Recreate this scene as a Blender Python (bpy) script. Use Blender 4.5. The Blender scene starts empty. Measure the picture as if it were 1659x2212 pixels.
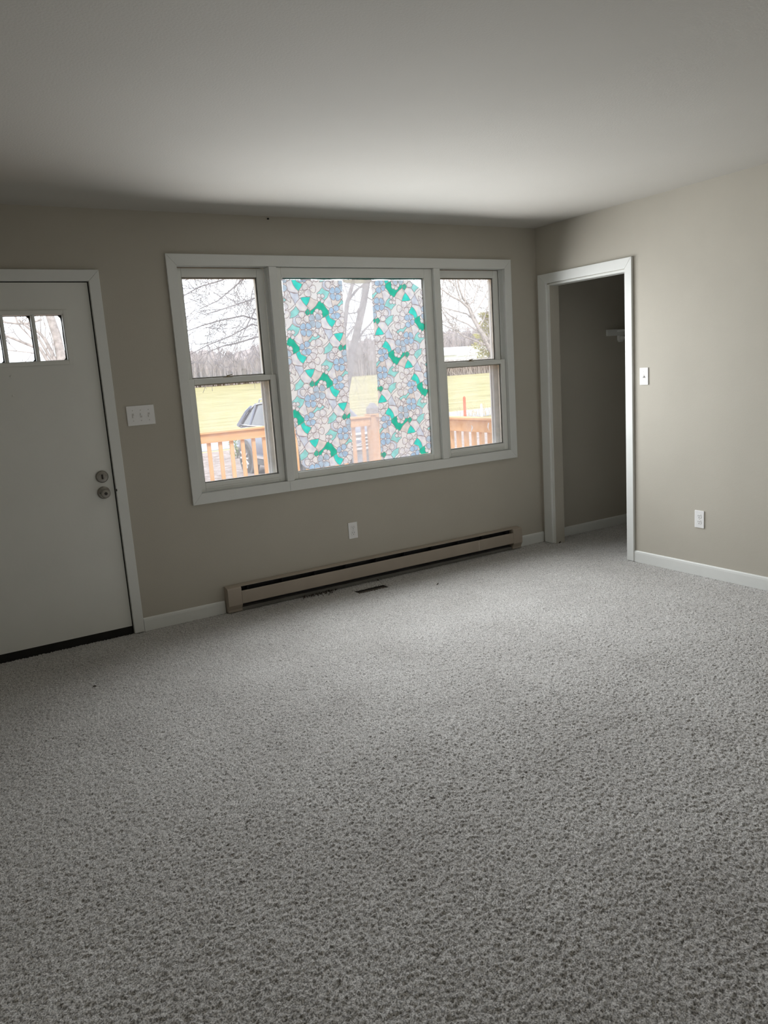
import bpy, bmesh, math, random
import numpy as np
from mathutils import Matrix, Vector

scene = bpy.context.scene
col = scene.collection

# ------------------------------------------------------------------ camera
FPX = 1658.96                      # focal length in pixels of the 1659 x 2212 frame
CAM = np.array([-4.2213, -4.6175, 1.4560])
YAW, PITCH, ROLL = -0.53321, -0.18178, -0.06790
def _axes(yaw, p, r):
    cy, sy, cp, sp, cr, sr = math.cos(yaw), math.sin(yaw), math.cos(p), math.sin(p), math.cos(r), math.sin(r)
    right = np.array([cy, sy, 0.]); fw = np.array([-sy * cp, cy * cp, sp]); up = np.cross(right, fw)
    return cr * right + sr * up, -sr * right + cr * up, fw
RT, UP, FW = _axes(YAW, PITCH, ROLL)
cam_data = bpy.data.cameras.new('camera')
cam = bpy.data.objects.new('camera', cam_data)
cam_data.sensor_fit = 'VERTICAL'
cam_data.sensor_height = 36.0
cam_data.lens = 36.0 * FPX / 2212.0
cam_data.clip_end = 2000
cam.matrix_world = Matrix(((RT[0], UP[0], -FW[0], CAM[0]), (RT[1], UP[1], -FW[1], CAM[1]),
                           (RT[2], UP[2], -FW[2], CAM[2]), (0, 0, 0, 1)))
col.objects.link(cam)
scene.camera = cam

def ray(px, py):
    return FW * FPX + RT * (px - 829.5) - UP * (py - 1106.0)
def onY(px, py, Y):
    d = ray(px, py); return CAM + d * ((Y - CAM[1]) / d[1])
def onZ(px, py, Z):
    d = ray(px, py); return CAM + d * ((Z - CAM[2]) / d[2])

# ------------------------------------------------------------------ world, light, exposure
SKY = 2.8
world = bpy.data.worlds.new('overcast_sky'); scene.world = world
world.use_nodes = True
wn = world.node_tree.nodes; wl = world.node_tree.links
for n in list(wn): wn.remove(n)
wo = wn.new('ShaderNodeOutputWorld'); wb = wn.new('ShaderNodeBackground')
tc = wn.new('ShaderNodeTexCoord'); no = wn.new('ShaderNodeTexNoise'); rp = wn.new('ShaderNodeValToRGB')
no.inputs['Scale'].default_value = 2.2; no.inputs['Detail'].default_value = 4
rp.color_ramp.elements[0].position = 0.35; rp.color_ramp.elements[0].color = (0.84, 0.92, 1.0, 1)
rp.color_ramp.elements[1].position = 0.65; rp.color_ramp.elements[1].color = (0.97, 0.98, 1.0, 1)
wl.new(tc.outputs['Generated'], no.inputs['Vector']); wl.new(no.outputs['Fac'], rp.inputs['Fac'])
wl.new(rp.outputs['Color'], wb.inputs['Color']); wb.inputs['Strength'].default_value = SKY
wl.new(wb.outputs['Background'], wo.inputs['Surface'])

# hazy sun standing behind the house: it lights the yard, none of it enters the windows
sd = bpy.data.lights.new('sun', 'SUN'); sd.energy = 3.2; sd.angle = math.radians(8); sd.color = (1.0, 0.95, 0.86)
sun = bpy.data.objects.new('sun', sd); col.objects.link(sun)
sun.rotation_euler = Vector((0.35, 0.75, -0.80)).to_track_quat('-Z', 'Y').to_euler()
sun.location = (-6, -12, 14)

def portal(name, x0, x1, z0, z1, y=0.16):
    ld = bpy.data.lights.new(name, 'AREA'); ld.shape = 'RECTANGLE'
    ld.size = x1 - x0; ld.size_y = z1 - z0; ld.cycles.is_portal = True
    o = bpy.data.objects.new(name, ld); col.objects.link(o)
    o.location = ((x0 + x1) / 2, y, (z0 + z1) / 2); o.rotation_euler = (math.radians(-90), 0, 0)
portal('window_portal', -2.80, -0.31, 0.78, 2.14)
portal('door_lite_portal', -4.08, -3.45, 1.62, 1.88, 0.08)
# daylight lamps, added just inside each window to brighten the room beyond the sky
FILL = 21.0
def window_fill(x0, x1, z0=0.80, z1=2.12, rows=2, tilt=6.5):      # leaning down a little: more for the floor, less for the ceiling
    h = (z1 - z0) / rows
    for k in range(rows):
        ld = bpy.data.lights.new('window_fill_lamp', 'AREA'); ld.shape = 'RECTANGLE'
        ld.size = x1 - x0; ld.size_y = h; ld.energy = FILL * (x1 - x0) * h; ld.color = (0.965, 0.985, 1.0); ld.spread = math.radians(150)
        o = bpy.data.objects.new('window_fill_lamp', ld); col.objects.link(o)
        o.location = ((x0 + x1) / 2, -0.060, z0 + h * (k + .5)); o.rotation_euler = (math.radians(-90 + tilt), 0, 0)
window_fill(-2.78, -2.23); window_fill(-2.15, -0.99); window_fill(-0.90, -0.34)

scene.view_settings.view_transform = 'Standard'
scene.view_settings.look = 'None'
scene.view_settings.gamma = 1.0
scene.view_settings.use_curve_mapping = False
scene.view_settings.exposure = 0.0
cy_ = scene.cycles
cy_.use_denoising = True
cy_.max_bounces = 8; cy_.diffuse_bounces = 6; cy_.glossy_bounces = 3
cy_.transmission_bounces = 6; cy_.transparent_max_bounces = 24
cy_.caustics_reflective = False; cy_.caustics_refractive = False
cy_.sample_clamp_indirect = 6.0

rnd = random.Random(7)
rng = np.random.default_rng(7)

# ------------------------------------------------------------------ materials
MATS = {}
def mat(name, c, rough=0.6, var=0.06, scale=8.0, bump=0.0, bscale=None, metal=0.0, spec=0.5, c2=None, stretch=None, detail=4):
    if name in MATS: return MATS[name]
    m = bpy.data.materials.new(name); m.use_nodes = True
    nt = m.node_tree; N = nt.nodes; L = nt.links; b = N['Principled BSDF']
    t = N.new('ShaderNodeTexCoord'); n = N.new('ShaderNodeTexNoise'); r = N.new('ShaderNodeValToRGB')
    n.inputs['Scale'].default_value = scale; n.inputs['Detail'].default_value = detail
    src = t.outputs['Object']
    if stretch:
        mp = N.new('ShaderNodeMapping'); mp.inputs['Scale'].default_value = stretch
        L.new(src, mp.inputs['Vector']); src = mp.outputs['Vector']
    L.new(src, n.inputs['Vector']); L.new(n.outputs['Fac'], r.inputs['Fac'])
    if c2 is None:
        lo = [max(0, v * (1 - var)) for v in c]; hi = [min(1, v * (1 + var)) for v in c]
    else: lo, hi = c, c2
    r.color_ramp.elements[0].position = 0.32; r.color_ramp.elements[1].position = 0.68
    r.color_ramp.elements[0].color = (*lo, 1); r.color_ramp.elements[1].color = (*hi, 1)
    L.new(r.outputs['Color'], b.inputs['Base Color'])
    b.inputs['Roughness'].default_value = rough; b.inputs['Metallic'].default_value = metal
    b.inputs['Specular IOR Level'].default_value = spec
    if bump:
        n2 = N.new('ShaderNodeTexNoise'); n2.inputs['Scale'].default_value = bscale or scale * 6; n2.inputs['Detail'].default_value = 3
        bp = N.new('ShaderNodeBump'); bp.inputs['Strength'].default_value = bump; bp.inputs['Distance'].default_value = 0.01
        L.new(src, n2.inputs['Vector']); L.new(n2.outputs['Fac'], bp.inputs['Height']); L.new(bp.outputs['Normal'], b.inputs['Normal'])
    MATS[name] = m
    return m

def pane_mat(name, clear, veil):  # translucent white share: on the glass panes it imitates outdoor haze and bloom
    m = bpy.data.materials.new(name); m.use_nodes = True
    nt = m.node_tree; N = nt.nodes; L = nt.links
    for n in list(N): N.remove(n)
    o = N.new('ShaderNodeOutputMaterial'); tr = N.new('ShaderNodeBsdfTransparent'); gl = N.new('ShaderNodeBsdfGlossy')
    tl = N.new('ShaderNodeBsdfTranslucent'); m1 = N.new('ShaderNodeMixShader'); m2 = N.new('ShaderNodeMixShader'); fr = N.new('ShaderNodeFresnel')
    tr.inputs['Color'].default_value = clear; gl.inputs['Roughness'].default_value = 0.02
    tl.inputs['Color'].default_value = (0.95, 0.96, 1.0, 1)
    t = N.new('ShaderNodeTexCoord'); no = N.new('ShaderNodeTexNoise'); mr = N.new('ShaderNodeMapRange')
    no.inputs['Scale'].default_value = 9; no.inputs['Detail'].default_value = 6
    mr.inputs['From Min'].default_value = 0.3; mr.inputs['From Max'].default_value = 0.7
    mr.inputs['To Min'].default_value = veil * 0.6; mr.inputs['To Max'].default_value = veil * 1.4
    L.new(t.outputs['Object'], no.inputs['Vector']); L.new(no.outputs['Fac'], mr.inputs['Value'])
    L.new(mr.outputs['Result'], m1.inputs['Fac']); L.new(tr.outputs[0], m1.inputs[1]); L.new(tl.outputs[0], m1.inputs[2])
    fr.inputs['IOR'].default_value = 1.25
    L.new(fr.outputs[0], m2.inputs['Fac']); L.new(m1.outputs[0], m2.inputs[1]); L.new(gl.outputs[0], m2.inputs[2])
    L.new(m2.outputs[0], o.inputs['Surface'])
    return m

M_WALL = mat('wall_paint_greige', (0.49, 0.462, 0.400), 0.75, 0.025, 2.5, 0.06, 160, spec=0.3)
M_CEIL = mat('ceiling_paint', (0.52, 0.505, 0.468), 0.85, 0.02, 1.5, 0.10, 120, spec=0.2)
M_TRIM = mat('trim_paint_white', (0.75, 0.765, 0.745), 0.45, 0.02, 6, 0.03, 60)
M_SASH = mat('sash_paint_white', (0.76, 0.77, 0.74), 0.5, 0.03, 6, 0.04, 60)
M_OLDW = mat('weathered_putty', (0.68, 0.62, 0.54), 0.8, 0.12, 30, 0.3, 120)
M_DOOR = mat('door_paint_grey_white', (0.77, 0.775, 0.74), 0.5, 0.025, 3, 0.03, 80)
M_BLACK = mat('black_rubber', (0.012, 0.011, 0.010), 0.9, 0.2, 20)
M_GASK = mat('old_black_gasket', (0.03, 0.027, 0.025), 0.9, 0.4, 60, 0.5, 200)
M_NICKEL = mat('worn_nickel', (0.33, 0.315, 0.285), 0.38, 0.15, 30, metal=0.9)
M_PLATE = mat('white_plastic', (0.86, 0.86, 0.86), 0.35, 0.01, 10)
M_SLOT = mat('dark_slot', (0.05, 0.045, 0.04), 0.8, 0.1, 30)
M_SCREW = mat('painted_screw', (0.6, 0.59, 0.57), 0.5, 0.05, 50)
M_HEAT = mat('heater_enamel_taupe', (0.40, 0.345, 0.285), 0.5, 0.05, 5, 0.03, 60)
M_HEATD = mat('heater_inner_black', (0.02, 0.02, 0.022), 0.7, 0.3, 20)
M_HEATB = mat('heater_back_grey', (0.17, 0.165, 0.15), 0.7, 0.15, 9)
M_SEAM = mat('bright_seam', (0.62, 0.58, 0.50), 0.5, 0.05, 30)
M_ALU = mat('storm_frame_aluminium', (0.74, 0.68, 0.61), 0.5, 0.12, 20, metal=0.15)
M_ALUW = mat('storm_frame_light', (0.80, 0.79, 0.80), 0.5, 0.05, 20)
M_BRASS = mat('tarnished_brass', (0.30, 0.25, 0.17), 0.45, 0.25, 40, metal=0.7)
M_DUCT = mat('rusty_register', (0.10, 0.085, 0.07), 0.8, 0.4, 40, 0.3, 90)
M_CRUMB = mat('dark_crumb', (0.045, 0.032, 0.022), 0.9, 0.4, 90)
M_GLASS = pane_mat('window_glass', (0.94, 0.955, 0.96, 1), 0.10)
M_DGLASS = pane_mat('door_lite_glass', (0.95, 0.96, 0.97, 1), 0.05)

# ------------------------------------------------------------------ mesh helpers
ORG = {}
class MB:
    def __init__(s): s.v = []; s.f = []
    def add(s, vs, fs):
        b = len(s.v); s.v += [tuple(map(float, q)) for q in vs]; s.f += [tuple(i + b for i in f) for f in fs]; return s
    def box(s, x0, x1, y0, y1, z0, z1):
        return s.add([(x0, y0, z0), (x1, y0, z0), (x1, y1, z0), (x0, y1, z0), (x0, y0, z1), (x1, y0, z1), (x1, y1, z1), (x0, y1, z1)],
                     [(3, 2, 1, 0), (4, 5, 6, 7), (0, 1, 5, 4), (1, 2, 6, 5), (2, 3, 7, 6), (3, 0, 4, 7)])
    def prism(s, poly, axis, a, b):
        """extrude a 2-D polygon along an axis ('x': (y,z), 'y': (x,z), 'z': (x,y))"""
        def P(q, t): return {'x': (t, q[0], q[1]), 'y': (q[0], t, q[1]), 'z': (q[0], q[1], t)}[axis]
        n = len(poly)
        vs = [P(q, a) for q in poly] + [P(q, b) for q in poly]
        fs = [tuple(range(n))[::-1], tuple(range(n, 2 * n))] + [(i, (i + 1) % n, n + (i + 1) % n, n + i) for i in range(n)]
        return s.add(vs, fs)
    def lathe(s, c, axis, prof, n=24):
        """prof: (radius, offset along axis)"""
        ax = {'x': 0, 'y': 1, 'z': 2}[axis]; o = [i for i in range(3) if i != ax]
        vs = []
        for r, t in prof:
            for k in range(n):
                a = 2 * math.pi * k / n; q = [0, 0, 0]; q[ax] = c[ax] + t
                q[o[0]] = c[o[0]] + r * math.cos(a); q[o[1]] = c[o[1]] + r * math.sin(a); vs.append(q)
        fs = []
        for i in range(len(prof) - 1):
            for k in range(n):
                k2 = (k + 1) % n; fs.append((i * n + k, i * n + k2, (i + 1) * n + k2, (i + 1) * n + k))
        fs.append(tuple(range(n))); fs.append(tuple((len(prof) - 1) * n + k for k in range(n)))
        return s.add(vs, fs)
    def tube(s, pts, rad, n=5):
        pts = [np.array(p, float) for p in pts]
        if np.isscalar(rad): rad = [rad] * len(pts)
        vs = []
        for i, p in enumerate(pts):
            t = pts[min(i + 1, len(pts) - 1)] - pts[max(i - 1, 0)]; t = t / (np.linalg.norm(t) + 1e-9)
            a = np.cross(t, (0.3, 0.2, 1.0) if abs(t[2]) < 0.85 else (1, 0, 0)); a /= np.linalg.norm(a); b = np.cross(t, a)
            for k in range(n):
                w = 2 * math.pi * k / n; vs.append(p + rad[i] * (a * math.cos(w) + b * math.sin(w)))
        m = len(pts)
        fs = [(i * n + k, i * n + (k + 1) % n, (i + 1) * n + (k + 1) % n, (i + 1) * n + k) for i in range(m - 1) for k in range(n)]
        fs.append(tuple(range(n))[::-1]); fs.append(tuple((m - 1) * n + k for k in range(n)))
        return s.add(vs, fs)
    def build(s, name, material, parent=None, bevel=0.0, smooth=False, seg=2):
        org = ORG[parent.name] if parent is not None else None
        v = np.array(s.v, float)
        if org is None:
            lo, hi = v.min(0), v.max(0); org = np.array([(lo[0] + hi[0]) / 2, (lo[1] + hi[1]) / 2, lo[2]])
        me = bpy.data.meshes.new(name)
        me.from_pydata((v - org).tolist(), [], s.f); me.update()
        bm = bmesh.new(); bm.from_mesh(me)
        if bevel:
            bmesh.ops.bevel(bm, geom=[e for e in bm.edges if len(e.link_faces) == 2 and e.calc_face_angle(0) > 0.5], offset=bevel, segments=seg, affect='EDGES', profile=0.6)
        bmesh.ops.recalc_face_normals(bm, faces=bm.faces)
        bm.to_mesh(me); bm.free()
        if smooth: me.polygons.foreach_set('use_smooth', [True] * len(me.polygons))
        me.materials.append(material)
        o = bpy.data.objects.new(name, me); col.objects.link(o)
        if parent is not None: o.parent = parent
        else: o.location = org
        ORG[o.name] = org
        return o
def empty(name, loc):
    o = bpy.data.objects.new(name, None); col.objects.link(o); o.location = loc; o.empty_display_size = 0.1
    ORG[o.name] = np.array(loc, float); return o
def tag(o, label, cat, group=None, kind=None):
    o['label'] = label; o['category'] = cat
    if group: o['group'] = group
    if kind: o['kind'] = kind
    return o
def cells(us, vs, holes):
    """rectangles of the grid us x vs that lie outside every hole"""
    us = sorted(set(us)); vs = sorted(set(vs)); out = []
    for a, b in zip(us, us[1:]):
        for c, d in zip(vs, vs[1:]):
            m = ((a + b) / 2, (c + d) / 2)
            if not any(h[0] < m[0] < h[1] and h[2] < m[1] < h[3] for h in holes): out.append((a, b, c, d))
    return out

# ------------------------------------------------------------------ room dimensions (metres)
H = 2.44
XL, YB = -5.0, -5.7          # left wall, back wall
CX = 1.18                     # closet back wall
WT = 0.092                    # inner wall thickness
T = 0.14                      # outer wall thickness
WIN = (-2.815, -0.300, 0.770, 2.155)      # rough opening of the window
DOOR = (-4.235, -3.292, -0.05, 2.058)     # rough opening of the entrance door
CL0, CL1, CLT = -0.886, -0.146, 2.012     # closet opening: y0, y1, top

def wall(name, boxes, label, m=M_WALL):
    b = MB()
    for q in boxes: b.box(*q)
    return tag(b.build(name, m), label, 'wall', kind='structure')
xs = [XL - .12, DOOR[0], DOOR[1], WIN[0], WIN[1], CX + .1]; zs = [-.05, DOOR[3], WIN[2], WIN[3], H + .08]
wall('wall_front', [(a, b, 0, T, c, d) for a, b, c, d in cells(xs, zs, [WIN, DOOR])], 'greige wall holding the wide window and white front door')
ys = [YB, CL0, CL1, 0]
wall('wall_right', [(0, WT, a, b, c, d) for a, b, c, d in cells(ys, [-.05, CLT, H + .08], [(CL0, CL1, -1, CLT)])], 'sunlit greige wall with the closet doorway')
wall('wall_left', [(XL - .12, XL, YB - .12, 0, -.05, H + .08)], 'greige side wall beyond the front door')
wall('wall_back', [(XL, CX + .1, YB - .12, YB, -.05, H + .08)], 'greige wall at the back of the room')
wall('wall_closet_back', [(CX, CX + .1, YB, 0, -.05, H + .08)], 'dim wall at the back of the closet')
wall('wall_closet_side', [(WT, CX, -2.70, -2.60, -.05, H + .08)], 'dim wall at the far side of the closet')
b = MB(); b.box(XL - .12, CX + .1, YB - .12, T, H, H + .1)
tag(b.build('ceiling', M_CEIL), 'smooth off-white painted ceiling', 'ceiling', kind='structure')

# ------------------------------------------------------------------ floor: cut pile carpet as a real relief
VENT = (-1.862, -1.632, -0.226, -0.150)    # hole over the duct
def carpet():
    def axis(parts):
        out = []
        for a, b_, s in parts:
            out += list(np.linspace(a, b_, max(2, int(round(abs(b_ - a) / s))), endpoint=False))
        return np.array(out + [parts[-1][1]])
    gx = axis([(XL, -4.75, .03), (-4.75, -0.0, .0046), (0.0, CX, .009)])
    gy = axis([(YB, -4.05, .03), (-4.05, -2.2, .0046), (-2.2, -1.2, .0056), (-1.2, 0.0, .0072)])
    X, Y = np.meshgrid(gx, gy)
    nx, ny = len(gx), len(gy)
    h = rng.random((ny, nx))
    h = 0.80 * h + 0.20 * (np.roll(h, 1, 0) + np.roll(h, 1, 1) + np.roll(h, (1, 1), (0, 1))) / 3
    big = rng.random((ny // 3 + 2, nx // 3 + 2)); big = np.kron(big, np.ones((3, 3)))[:ny, :nx]
    Z = 0.0082 * h + 0.0014 * big - 0.0058
    X = X + rng.normal(0, .0012, X.shape) * (X > -4.7); Y = Y + rng.normal(0, .0013, Y.shape) * (Y > -4.0)
    X = np.clip(X, XL, CX); Y = np.clip(Y, YB, 0)
    # pile ragged and dipping round the register hole
    dx = np.maximum(np.maximum(VENT[0] - X, X - VENT[1]), 0); dy = np.maximum(np.maximum(VENT[2] - Y, Y - VENT[3]), 0)
    d = np.hypot(dx, dy); Z -= 0.006 * np.exp(-(d / .012) ** 2)
    co = np.stack([X, Y, Z], -1).reshape(-1, 3)
    i = np.arange(ny * nx).reshape(ny, nx)
    q = np.stack([i[:-1, :-1], i[:-1, 1:], i[1:, 1:], i[1:, :-1]], -1).reshape(-1, 4)
    cx_ = (gx[:-1] + gx[1:]) / 2; cy2 = (gy[:-1] + gy[1:]) / 2; CXX, CYY = np.meshgrid(cx_, cy2)
    wob = rng.normal(0, .003, CXX.shape)
    keep = ~((CXX > VENT[0] + wob) & (CXX < VENT[1] + wob) & (CYY > VENT[2] + wob) & (CYY < VENT[3] + wob))
    q = q[keep.reshape(-1)]
    me = bpy.data.meshes.new('floor')
    me.vertices.add(len(co)); me.vertices.foreach_set('co', co.ravel())
    me.loops.add(len(q) * 4); me.loops.foreach_set('vertex_index', q.ravel().astype(np.int32))
    me.polygons.add(len(q)); me.polygons.foreach_set('loop_start', (np.arange(len(q)) * 4).astype(np.int32))
    me.update(calc_edges=True)
    m = bpy.data.materials.new('carpet_grey_beige'); m.use_nodes = True
    nt = m.node_tree; N = nt.nodes; L = nt.links; bs = N['Principled BSDF']
    t = N.new('ShaderNodeTexCoord'); n1 = N.new('ShaderNodeTexNoise'); r1 = N.new('ShaderNodeValToRGB')
    n1.inputs['Scale'].default_value = 230; n1.inputs['Detail'].default_value = 2
    e = r1.color_ramp.elements; e[0].position = .38; e[0].color = (.165, .158, .150, 1); e[1].position = .62; e[1].color = (.73, .715, .695, 1)
    n2 = N.new('ShaderNodeTexNoise'); n2.inputs['Scale'].default_value = 2.1; n2.inputs['Detail'].default_value = 5
    r2 = N.new('ShaderNodeValToRGB'); e = r2.color_ramp.elements
    e[0].position = .3; e[0].color = (.80, .79, .78, 1); e[1].position = .7; e[1].color = (1, 1, 1, 1)
    mx = N.new('ShaderNodeMix'); mx.data_type = 'RGBA'; mx.blend_type = 'MULTIPLY'; mx.inputs[0].default_value = 1
    L.new(t.outputs['Object'], n1.inputs['Vector']); L.new(n1.outputs['Fac'], r1.inputs['Fac'])
    L.new(t.outputs['Object'], n2.inputs['Vector']); L.new(n2.outputs['Fac'], r2.inputs['Fac'])
    L.new(r1.outputs['Color'], mx.inputs[6]); L.new(r2.outputs['Color'], mx.inputs[7]); L.new(mx.outputs[2], bs.inputs['Base Color'])
    bs.inputs['Roughness'].default_value = .95; bs.inputs['Specular IOR Level'].default_value = .1
    bs.inputs['Sheen Weight'].default_value = .55; bs.inputs['Sheen Roughness'].default_value = .6
    me.materials.append(m)
    o = bpy.data.objects.new('floor', me); col.objects.link(o)
    return tag(o, 'wall-to-wall speckled grey-beige cut pile carpet', 'carpet', kind='structure')
carpet()
b = MB()
for a, c, d, e in cells([XL, VENT[0], VENT[1], CX], [YB, VENT[2], VENT[3], 0], [VENT]): b.box(a, c, d, e, -.05, -.008)
tag(b.build('floor_base', M_HEATB), 'subfloor hidden under the carpet', 'subfloor', kind='structure')

# floor register in the hole
r = empty('floor_register', ((VENT[0] + VENT[1]) / 2, (VENT[2] + VENT[3]) / 2, -.05))
b = MB(); x0, x1, y0, y1 = VENT
b.box(x0, x1, y0, y1, -.095, -.09); b.box(x0 - .002, x0, y0, y1, -.09, -.009); b.box(x1, x1 + .002, y0, y1, -.09, -.009)
b.box(x0, x1, y0 - .002, y0, -.09, -.009); b.box(x0, x1, y1, y1 + .002, -.09, -.009)
b.build('duct_box', M_SLOT, r)
for k, y in enumerate((y0 + .014, y0 + .034)):
    b = MB(); b.prism([(y, -.016), (y + .012, -.010), (y + .012, -.012), (y, -.018)], 'x', x0 + .004, x1 - .004); b.build('louvre', M_DUCT, r)
tag(r, 'dark rectangular register hole cut in the carpet before the heater', 'floor vent')

# ------------------------------------------------------------------ baseboards
def bb_prof(d, h=.082, s=1):      # (offset from wall, z)
    return [(0, 0), (s * d, 0), (s * d, h - .018), (s * d * .85, h - .006), (s * d * .45, h), (0, h)]
b = MB(); b.prism([(-q[0], q[1]) for q in bb_prof(.013)], 'x', -3.237, -2.724)
tag(b.build('baseboard_front', M_TRIM, smooth=False), 'white baseboard between the front door and the heater', 'baseboard', kind='structure')
b = MB(); b.prism([(-q[0], q[1]) for q in bb_prof(.013)], 'x', -0.278, -0.004)
tag(b.build('baseboard_corner', M_TRIM), 'short white baseboard in the corner right of the heater', 'baseboard', kind='structure')
b = MB(); b.prism([(-q[0], q[1]) for q in bb_prof(.013)], 'y', YB, -0.944)
tag(b.build('baseboard_right', M_TRIM), 'white baseboard along the wall with the closet doorway', 'baseboard', kind='structure')
b = MB(); b.prism([(-q[0], q[1]) for q in bb_prof(.013, .078)], 'x', WT + .002, CX - .002)
tag(b.build('baseboard_closet', M_TRIM), 'white baseboard inside the dark closet', 'baseboard', kind='structure')
b = MB(); b.prism([(XL + q[0], q[1]) for q in bb_prof(.013)], 'y', YB, -.002)
tag(b.build('baseboard_left', M_TRIM), 'white baseboard along the wall beyond the door', 'baseboard', kind='structure')

# ------------------------------------------------------------------ window casing
tr = empty('trim_1', (-1.56, 0, .715)); ORGW = tr
ox0, ox1, oz0, oz1 = -2.857, -0.262, .720, 2.206     # outside of the casing
ix0, ix1, iz0, iz1 = -2.797, -0.326, .787, 2.140     # inside
CD = -.019
def cas(poly, name='casing_board', parent=tr, m=M_TRIM):
    return MB().prism(poly, 'y', CD, -.0005).build(name, m, parent, bevel=.0025)
cas([(ox0, oz1), (ox1, oz1), (ix1, iz1), (ix0, iz1)])
cas([(ox0, oz0), (ox0, oz1), (ix0, iz1), (ix0, iz0)])
cas([(ox1, oz0), (ix1, iz0), (ix1, iz1), (ox1, oz1)])
cas([(ox0, oz0), (ix0, iz0), (-2.205, iz0), (-2.205, oz0)])
cas([(-2.204, oz0), (-2.204, iz0), (ix1, iz0), (ox1, oz0)])
MX = ((-2.219, -2.168), (-0.970, -0.915))             # mullions
for a, c in MX: MB().box(a, c, CD, .05, iz0 + .001, iz1 - .001).build('mullion', M_TRIM, tr, bevel=.003)
# frame lining the rough opening
b = MB(); b.box(WIN[0], ix0, 0, T, WIN[2], WIN[3]); b.box(ix1, WIN[1], 0, T, WIN[2], WIN[3])
b.box(ix0, ix1, 0, T, iz1, WIN[3]); b.box(ix0, ix1, 0, T, WIN[2], iz0); b.build('jamb_lining', M_TRIM, tr)
for a, c in MX: MB().box(a + .008, c - .008, .05, T - .01, iz0, iz1).build('mullion_post', M_SASH, tr)
tag(tr, 'wide white casing boards and mullions framing the triple window', 'window casing', kind='structure')

def frame(b, x0, x1, z0, z1, l, r_, bt, tp, y0, y1):
    b.box(x0, x0 + l, y0, y1, z0, z1); b.box(x1 - r_, x1, y0, y1, z0, z1)
    b.box(x0 + l, x1 - r_, y0, y1, z0, z0 + bt); b.box(x0 + l, x1 - r_, y0, y1, z1 - tp, z1); return b

def hung(name, x0, x1, label):
    root = empty(name, ((x0 + x1) / 2, .05, iz0))
    zc0, zc1 = 1.447, 1.479
    lo = frame(MB(), x0 + .002, x1 - .002, iz0 + .003, zc1, .036, .040, .052, zc1 - zc0, .010, .044).build('lower_sash', M_SASH, root, bevel=.003)
    MB().box(x0 + .040, x1 - .044, .004, .0095, iz0 + .022, iz0 + .029).build('lift_rail', M_SASH, lo, bevel=.001)
    MB().box(x0 + .038, x1 - .042, .026, .029, iz0 + .055, zc0).build('pane', M_GLASS, lo)
    up = frame(MB(), x0 + .012, x1 - .012, zc0 + .004, iz1 - .006, .030, .044, .030, .052, .049, .083).build('upper_sash', M_SASH, root, bevel=.003)
    MB().box(x0 + .042, x1 - .056, .064, .067, zc0 + .034, iz1 - .058).build('pane', M_GLASS, up)
    frame(MB(), x0 + .043, x1 - .057, zc0 + .035, iz1 - .059, .007, .007, .007, .007, .067, .080).build('putty_bead', M_OLDW, up)
    frame(MB(), x0 + .039, x1 - .043, iz0 + .056, zc0 - .001, .006, .006, .006, .006, .030, .043).build('putty_bead', M_OLDW, lo)
    # jamb tracks
    for s, xx in ((1, x0), (-1, x1)):
        a, c = sorted((xx, xx + s * .008)); MB().box(a, c, .046, .0485, iz0, iz1 - .002).build('parting_bead', M_TRIM, root)
        a, c = sorted((xx, xx + s * .003)); MB().box(a, c, .003, .0095, zc1 + .004, iz1 - .002).build('inner_stop', M_TRIM, root)
    # storm window outside
    st = frame(MB(), x0 + .001, x1 - .001, iz0 + .001, iz1 - .001, .020, .046, .016, .054, .104, .128).build('storm_frame', M_ALU, root, bevel=.001)
    MB().box(x0 + .012, x1 - .030, .106, .122, zc0 - .006, zc0 + .022).build('storm_meeting_rail', M_ALU, st)
    MB().box(x1 - .057, x1 - .0465, .096, .112, iz0 + .018, iz1 - .044).build('storm_track', M_ALUW, st)
    MB().box(x1 - .070, x1 - .0575, .110, .120, iz0 + .018, zc0 - .008).build('storm_insert', M_ALUW, st)
    # sash lock on the check rail
    c = ((x0 + x1) / 2 - .03, .024, zc1 + .0005)
    lk = MB().box(c[0] - .028, c[0] + .028, c[1] - .010, c[1] + .012, c[2], c[2] + .004).build('sash_lock', M_BRASS, root, bevel=.001)
    MB().lathe((c[0], c[1], c[2] + .004), 'z', [(.010, 0), (.011, .004), (.006, .010)], 12).build('cam', M_BRASS, lk)
    MB().prism([(c[0] - .002, c[2] + .008), (c[0] + .030, c[2] + .014), (c[0] + .030, c[2] + .018), (c[0] - .002, c[2] + .014)], 'y', c[1] - .004, c[1] + .004).build('lever', M_BRASS, lk, bevel=.001)
    tag(root, label, 'window', kind='structure'); return root
hung('window_1', ix0, MX[0][0], 'white double-hung window nearest the front door')
hung('window_3', MX[1][1], ix1, 'white double-hung window nearest the corner')
# fixed picture window between them
root = empty('window_2', (-1.57, .05, iz0))
fx0, fx1 = MX[0][1], MX[1][0]
fs = frame(MB(), fx0 + .001, fx1 - .001, iz0 + .002, iz1 - .002, .040, .066, .044, .062, .006, .050).build('fixed_sash', M_SASH, root, bevel=.004)
gx0, gx1, gz0, gz1 = fx0 + .041, fx1 - .067, iz0 + .046, iz1 - .064
MB().box(gx0 - .002, gx1 + .002, .040, .043, gz0 - .002, gz1 + .002).build('pane', M_GLASS, fs)
frame(MB(), gx0, gx1, gz0, gz1, .005, .005, .005, .005, .034, .0398).build('glazing_bead', M_TRIM, fs)
tag(root, 'large fixed picture window in the middle, partly covered by floral film', 'window', kind='structure')

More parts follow.
